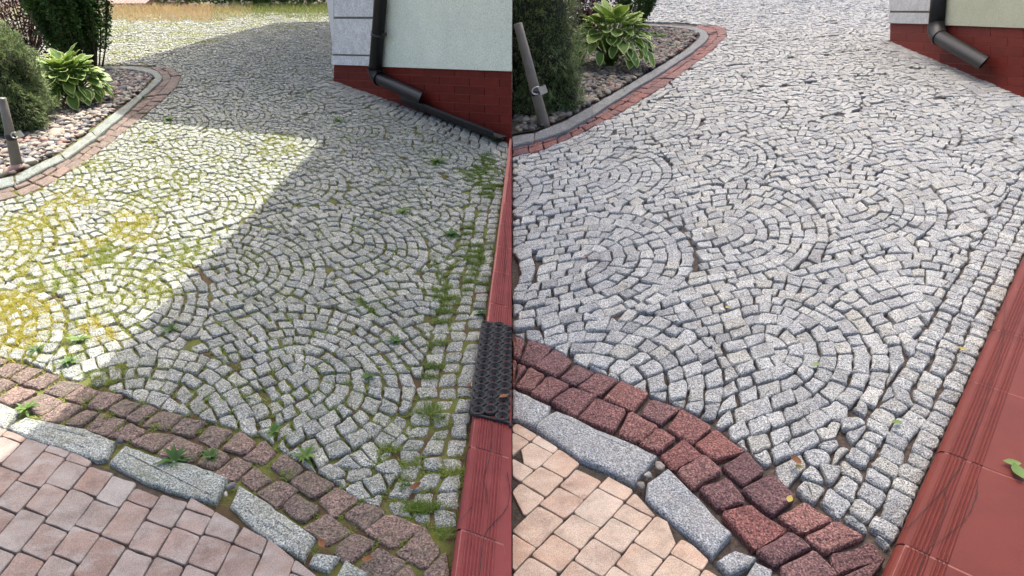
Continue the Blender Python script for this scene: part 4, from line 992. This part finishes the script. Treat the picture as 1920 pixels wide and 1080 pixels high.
# grass and moss in the joints of the left yard
PATCH = [((240, 432), 36, 5, (.6, .85)), ((172, 472), 32, 4, (.6, .9)), ((200, 480), 25, 4, (.3, .6)), ((32, 590), 55, 4, (.65, .9)), ((178, 617), 26, 4, (.7, .95)), ((40, 440), 30, 2, (.6, .85)), ((25, 500), 45, 2, (.5, .8)), ((15, 640), 34, 4, (.6, .95)),
 ((250, 490), 30, 2, (.3, .6)), ((345, 475), 32, 2, (.3, .6)), ((300, 530), 36, 2, (.35, .7)), ((110, 535), 26, 3, (.3, .6)), ((70, 530), 24, 3, (.4, .7)), ((90, 420), 40, 1.5, (.5, .8)), ((130, 390), 40, 1, (.5, .9)),
 ((905, 325), 26, 8, (.0, .3)), ((925, 355), 16, 8, (.05, .3)), ((908, 300), 18, 6, (.0, .2)), ((905, 475), 28, 6, (.05, .35)), ((905, 525), 22, 5, (.05, .35)), ((842, 550), 26, 5, (.1, .35)), ((838, 590), 20, 6, (.05, .3)), ((825, 640), 20, 4, (.1, .35)), ((820, 685), 24, 6, (.05, .3)),
 ((835, 500), 22, 3, (.2, .45)), ((705, 580), 22, 5, (.05, .4)), ((730, 855), 28, 4, (.15, .45)), ((800, 880), 26, 3, (.15, .45)), ((815, 950), 26, 9, (.1, .3)), ((842, 985), 18, 8, (.1, .3)), ((870, 890), 22, 2, (.2, .5)), ((200, 700), 30, 4, (.2, .5)), ((560, 620), 60, .8, (.2, .45)),
 ((470, 500), 40, 1, (.2, .4)), ((560, 490), 40, 1, (.2, .4)), ((830, 1068), 20, 3, (.2, .4)), ((620, 745), 50, .7, (.15, .4)), ((885, 430), 20, 4, (.1, .35)), ((410, 700), 60, .6, (.2, .4)), ((500, 130), 30, .7, (.15, .35)), ((800, 760), 30, 2, (.1, .35))]
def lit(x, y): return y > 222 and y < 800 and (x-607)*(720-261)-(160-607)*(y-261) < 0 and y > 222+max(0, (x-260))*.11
g = MB(); 
for (p, q, c) in edge_pts:
    x, y = world_to_px(*p)
    if not (-20 < x < 960 and -5 < y < 1085): continue
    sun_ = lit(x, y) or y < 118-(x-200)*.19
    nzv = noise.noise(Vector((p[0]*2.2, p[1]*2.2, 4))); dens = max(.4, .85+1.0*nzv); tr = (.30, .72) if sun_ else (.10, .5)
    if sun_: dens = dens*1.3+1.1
    for (cx, cy), r, dd, t_ in PATCH:
        e = ((x-cx)**2+((y-cy)*1.3)**2)/(r*r)
        if e < 1.9: dens += (1.4 if t_[0] > .4 else 1.7)*dd*math.exp(-e*1.2); tr = t_
    n = int(dens)+(random.random() < dens-int(dens))
    far = p[1] > 6
    for _ in range(n):
        f = R(0, 1); b = Vector((p[0]+(q[0]-p[0])*f, p[1]+(q[1]-p[1])*f, -.012 if dens < 2.5 else -.006)); sp = .010 if dens < 1.6 else .022; hg = (R(.004, .016) if random.random() < .7 else R(.012, .034))*(1.25 if far else 1) if dens < 2.5 else R(.006, .028)
        if random.random() < .035: hg = R(.03, .055)
        if b.x > -.02: continue
        for k in range(4 if far else (9 if dens < 1.6 else 15)):
            a = R(0, 6.28); o = Vector((R(-sp, sp), R(-sp, sp), 0))
            if b.x+o.x > -.01: continue
            blade(g, b+o, Vector((math.cos(a)*R(.2, 1.3), math.sin(a)*R(.2, 1.3), 1)), hg*R(.6, 1.3)+.01, (.0035 if not far else .008), R(*tr), .35, 1 if far or dens > 2 else 2)
tag(g.build('joint_grass', M['grass']), 'yellow-green grass and moss growing out of the paving joints', 'grass', kind='stuff')
# dry grass along the far edge
g = MB()
for i in range(11000):
    x = R(-30, 632) if random.random() < .25 else R(200, 632); f = R(0, 1)**1.5; y = 16+f*(24+5*noise.noise(Vector((x*.03, 0, 0))))+6*noise.noise(Vector((x*.05, 3, 0))) - (7 if x > 430 else 0)
    if x < 205 and random.random() < .5: continue
    a, b_ = P(x, y); z_ = R(.05, .26)*(1.0-.55*f)*(1.15 if x < 400 else .8)
    t_ = (R(.5, 1) if x < 400 else (R(0, .45) if x > 470 else R(.2, .9)))
    a_ = R(0, 6.28); blade(g, Vector((a, b_, -.01)), Vector((math.cos(a_)*.35, math.sin(a_)*.35, 1)), z_, .012, t_, .3, 2)
tag(g.build('verge_grass', M['dry']), 'dry orange and green grass along the far edge of the sunlit yard', 'grass', kind='stuff')
# ------------------------------------------------------------------ far left walls and hedge
def lowwall(x0, x1, ytop_, ybase, ycop, Y_, label):
    a, b_ = P_Y(x0, ybase, Y_), P_Y(x1, ybase, Y_); t_ = P_Y((x0+x1)/2, ytop_, Y_).z; root = thing('garden_wall', ((a.x+b_.x)/2, Y_, 0), label, 'wall')
    mb = MB(); c = Vector(((a.x+b_.x)/2, Y_+.3, t_/2)); box(mb, c, ((b_.x-a.x)/2, 0, 0), (0, .28, 0), (0, 0, t_/2)); mb.build('brickwork', M['brick'], root)
    mb = MB(); n = 11; wd = (b_.x-a.x+.1)/n
    for i in range(n):
        cx = a.x-.05+wd*(i+.5); box(mb, (cx, Y_+.32, t_+.05+.06), (wd*.44, 0, 0), (0, .40, .09), (0, -.01, .045), R(0, 1))
    mb.build('coping', M['coping'], root)
lowwall(206, 277, 11, 24, 2, 17.2, 'red brick garden wall with ribbed coping at the far left, next to the tall shrub')
lowwall(289, 352, 8, 22, 0, 17.9, 'darker brick garden wall right of the ribbed one at the far left')
loose_shrub(P_Y(490, -18, 18.2), 3.3, .7, .85, -1, 'dark hedge beyond the verge grass left of the house corner', 24000, .10, M['column'], 'hedge')
# ------------------------------------------------------------------ unseen tower, added to block the sun and shade the right half
root = thing('shade_tower', (8, 60, 0), 'unseen tower added to shade the clean yard', 'sun_blocker')
mb = MB(); box(mb, (9.8, 66, 49), (10.0, 0, 0), (0, 6, 0), (0, 0, 49)); mb.build('wall', M['concrete'], root)
for r in range(5):
    for c in range(6): mb = MB(); box(mb, (2.0+c*3.1, 59.97, 6+r*19), (.9, 0, 0), (0, .05, 0), (0, 0, .9)); mb.build('tower_panel', M['black'], root)
# ------------------------------------------------------------------ fallen leaves
def leaf(px, s, m, label, z=.008, rot=None, curl=.3):
    b = P3(*px, z); mb = MB(); a = R(0, 6.28) if rot is None else rot; d = Vector((math.cos(a), math.sin(a), 0)); sd = Vector((-d.y, d.x, 0)); vs = []
    for k in range(7):
        t = k/6; c = b+d*s*(t-.5)+Vector((0, 0, .003+s*curl*(t-.5)**2)); w_ = s*.27*math.sin(math.pi*min(1, t+.03))**.9+.0006
        vs += [c-sd*w_+Vector((0, 0, w_*curl)), c, c+sd*w_+Vector((0, 0, w_*curl*.8))]
    mb.add(vs, [(3*k+j, 3*k+j+1, 3*k+4+j, 3*k+3+j) for k in range(6) for j in (0, 1)], R(0, 1), None, True); tag(mb.build('fallen_leaf', M[m]), label, 'leaf', 'fallen leaves')
leaf((1100, 481), .045, 'leaf_b', 'rust brown leaf on the clean setts left of centre', .014, .4)
leaf((1491, 866), .05, 'leaf_b', 'curled brown leaf at the border of clean grey and crimson setts', .022, 1.9, .8)
leaf((1497, 878), .03, 'leaf_y', 'small tan leaf under the curled brown one', .012, 2.6, .8)
leaf((1480, 938), .035, 'leaf_y', 'yellow-green curled leaf on a crimson sett', .018, 1.0, .6)
leaf((1363, 577), .025, 'leaf_y', 'tiny yellow leaf in the middle of the clean fans', .012)
leaf((1530, 684), .04, 'leaf_g', 'green leaf on the clean setts right of the crimson band', .014, .3)
leaf((1681, 793), .042, 'leaf_g', 'green leaf two rows left of the clean tile step', .012, .2)
leaf((1803, 656), .04, 'leaf_y', 'narrow yellow leaf in the joint beside the clean tile step', .012, 2.2, .6)
leaf((1908, 885), .075, 'leaf_g', 'green leaf pointing down on the clean tile step at the right edge', .06, 1.3)
leaf((1896, 869), .055, 'leaf_g', 'slender green leaf pointing left on the clean tile step at the right edge', .06, 2.9)
leaf((690, 1051), .035, 'leaf_b', 'rounded brown leaf at the bottom edge of the mossy side', .012, .3, .8)
leaf((604, 1022), .04, 'leaf_b', 'curled brown leaf beside the small kerb piece', .008, 2.2, .8)
leaf((780, 915), .045, 'leaf_b', 'curled brown leaf beside a grass tuft near the mossy side step', .01, .8, .8)
leaf((945, 745), .04, 'leaf_b', 'brown leaf caught in the black rubber mat', .07, .5, .6)
leaf((126, 497), .03, 'leaf_b', 'small red leaf in the sunlit patch', .01)
leaf((338, 371), .035, 'leaf_b', 'reddish leaf in the upper part of the sunlit patch', .01)
leaf((880, 722), .03, 'leaf_b', 'small brown leaf by the left edge of the mat', .004, 1.1)
leaf((1058, 1100-50), .0001, 'leaf_b', 'x') if False else None
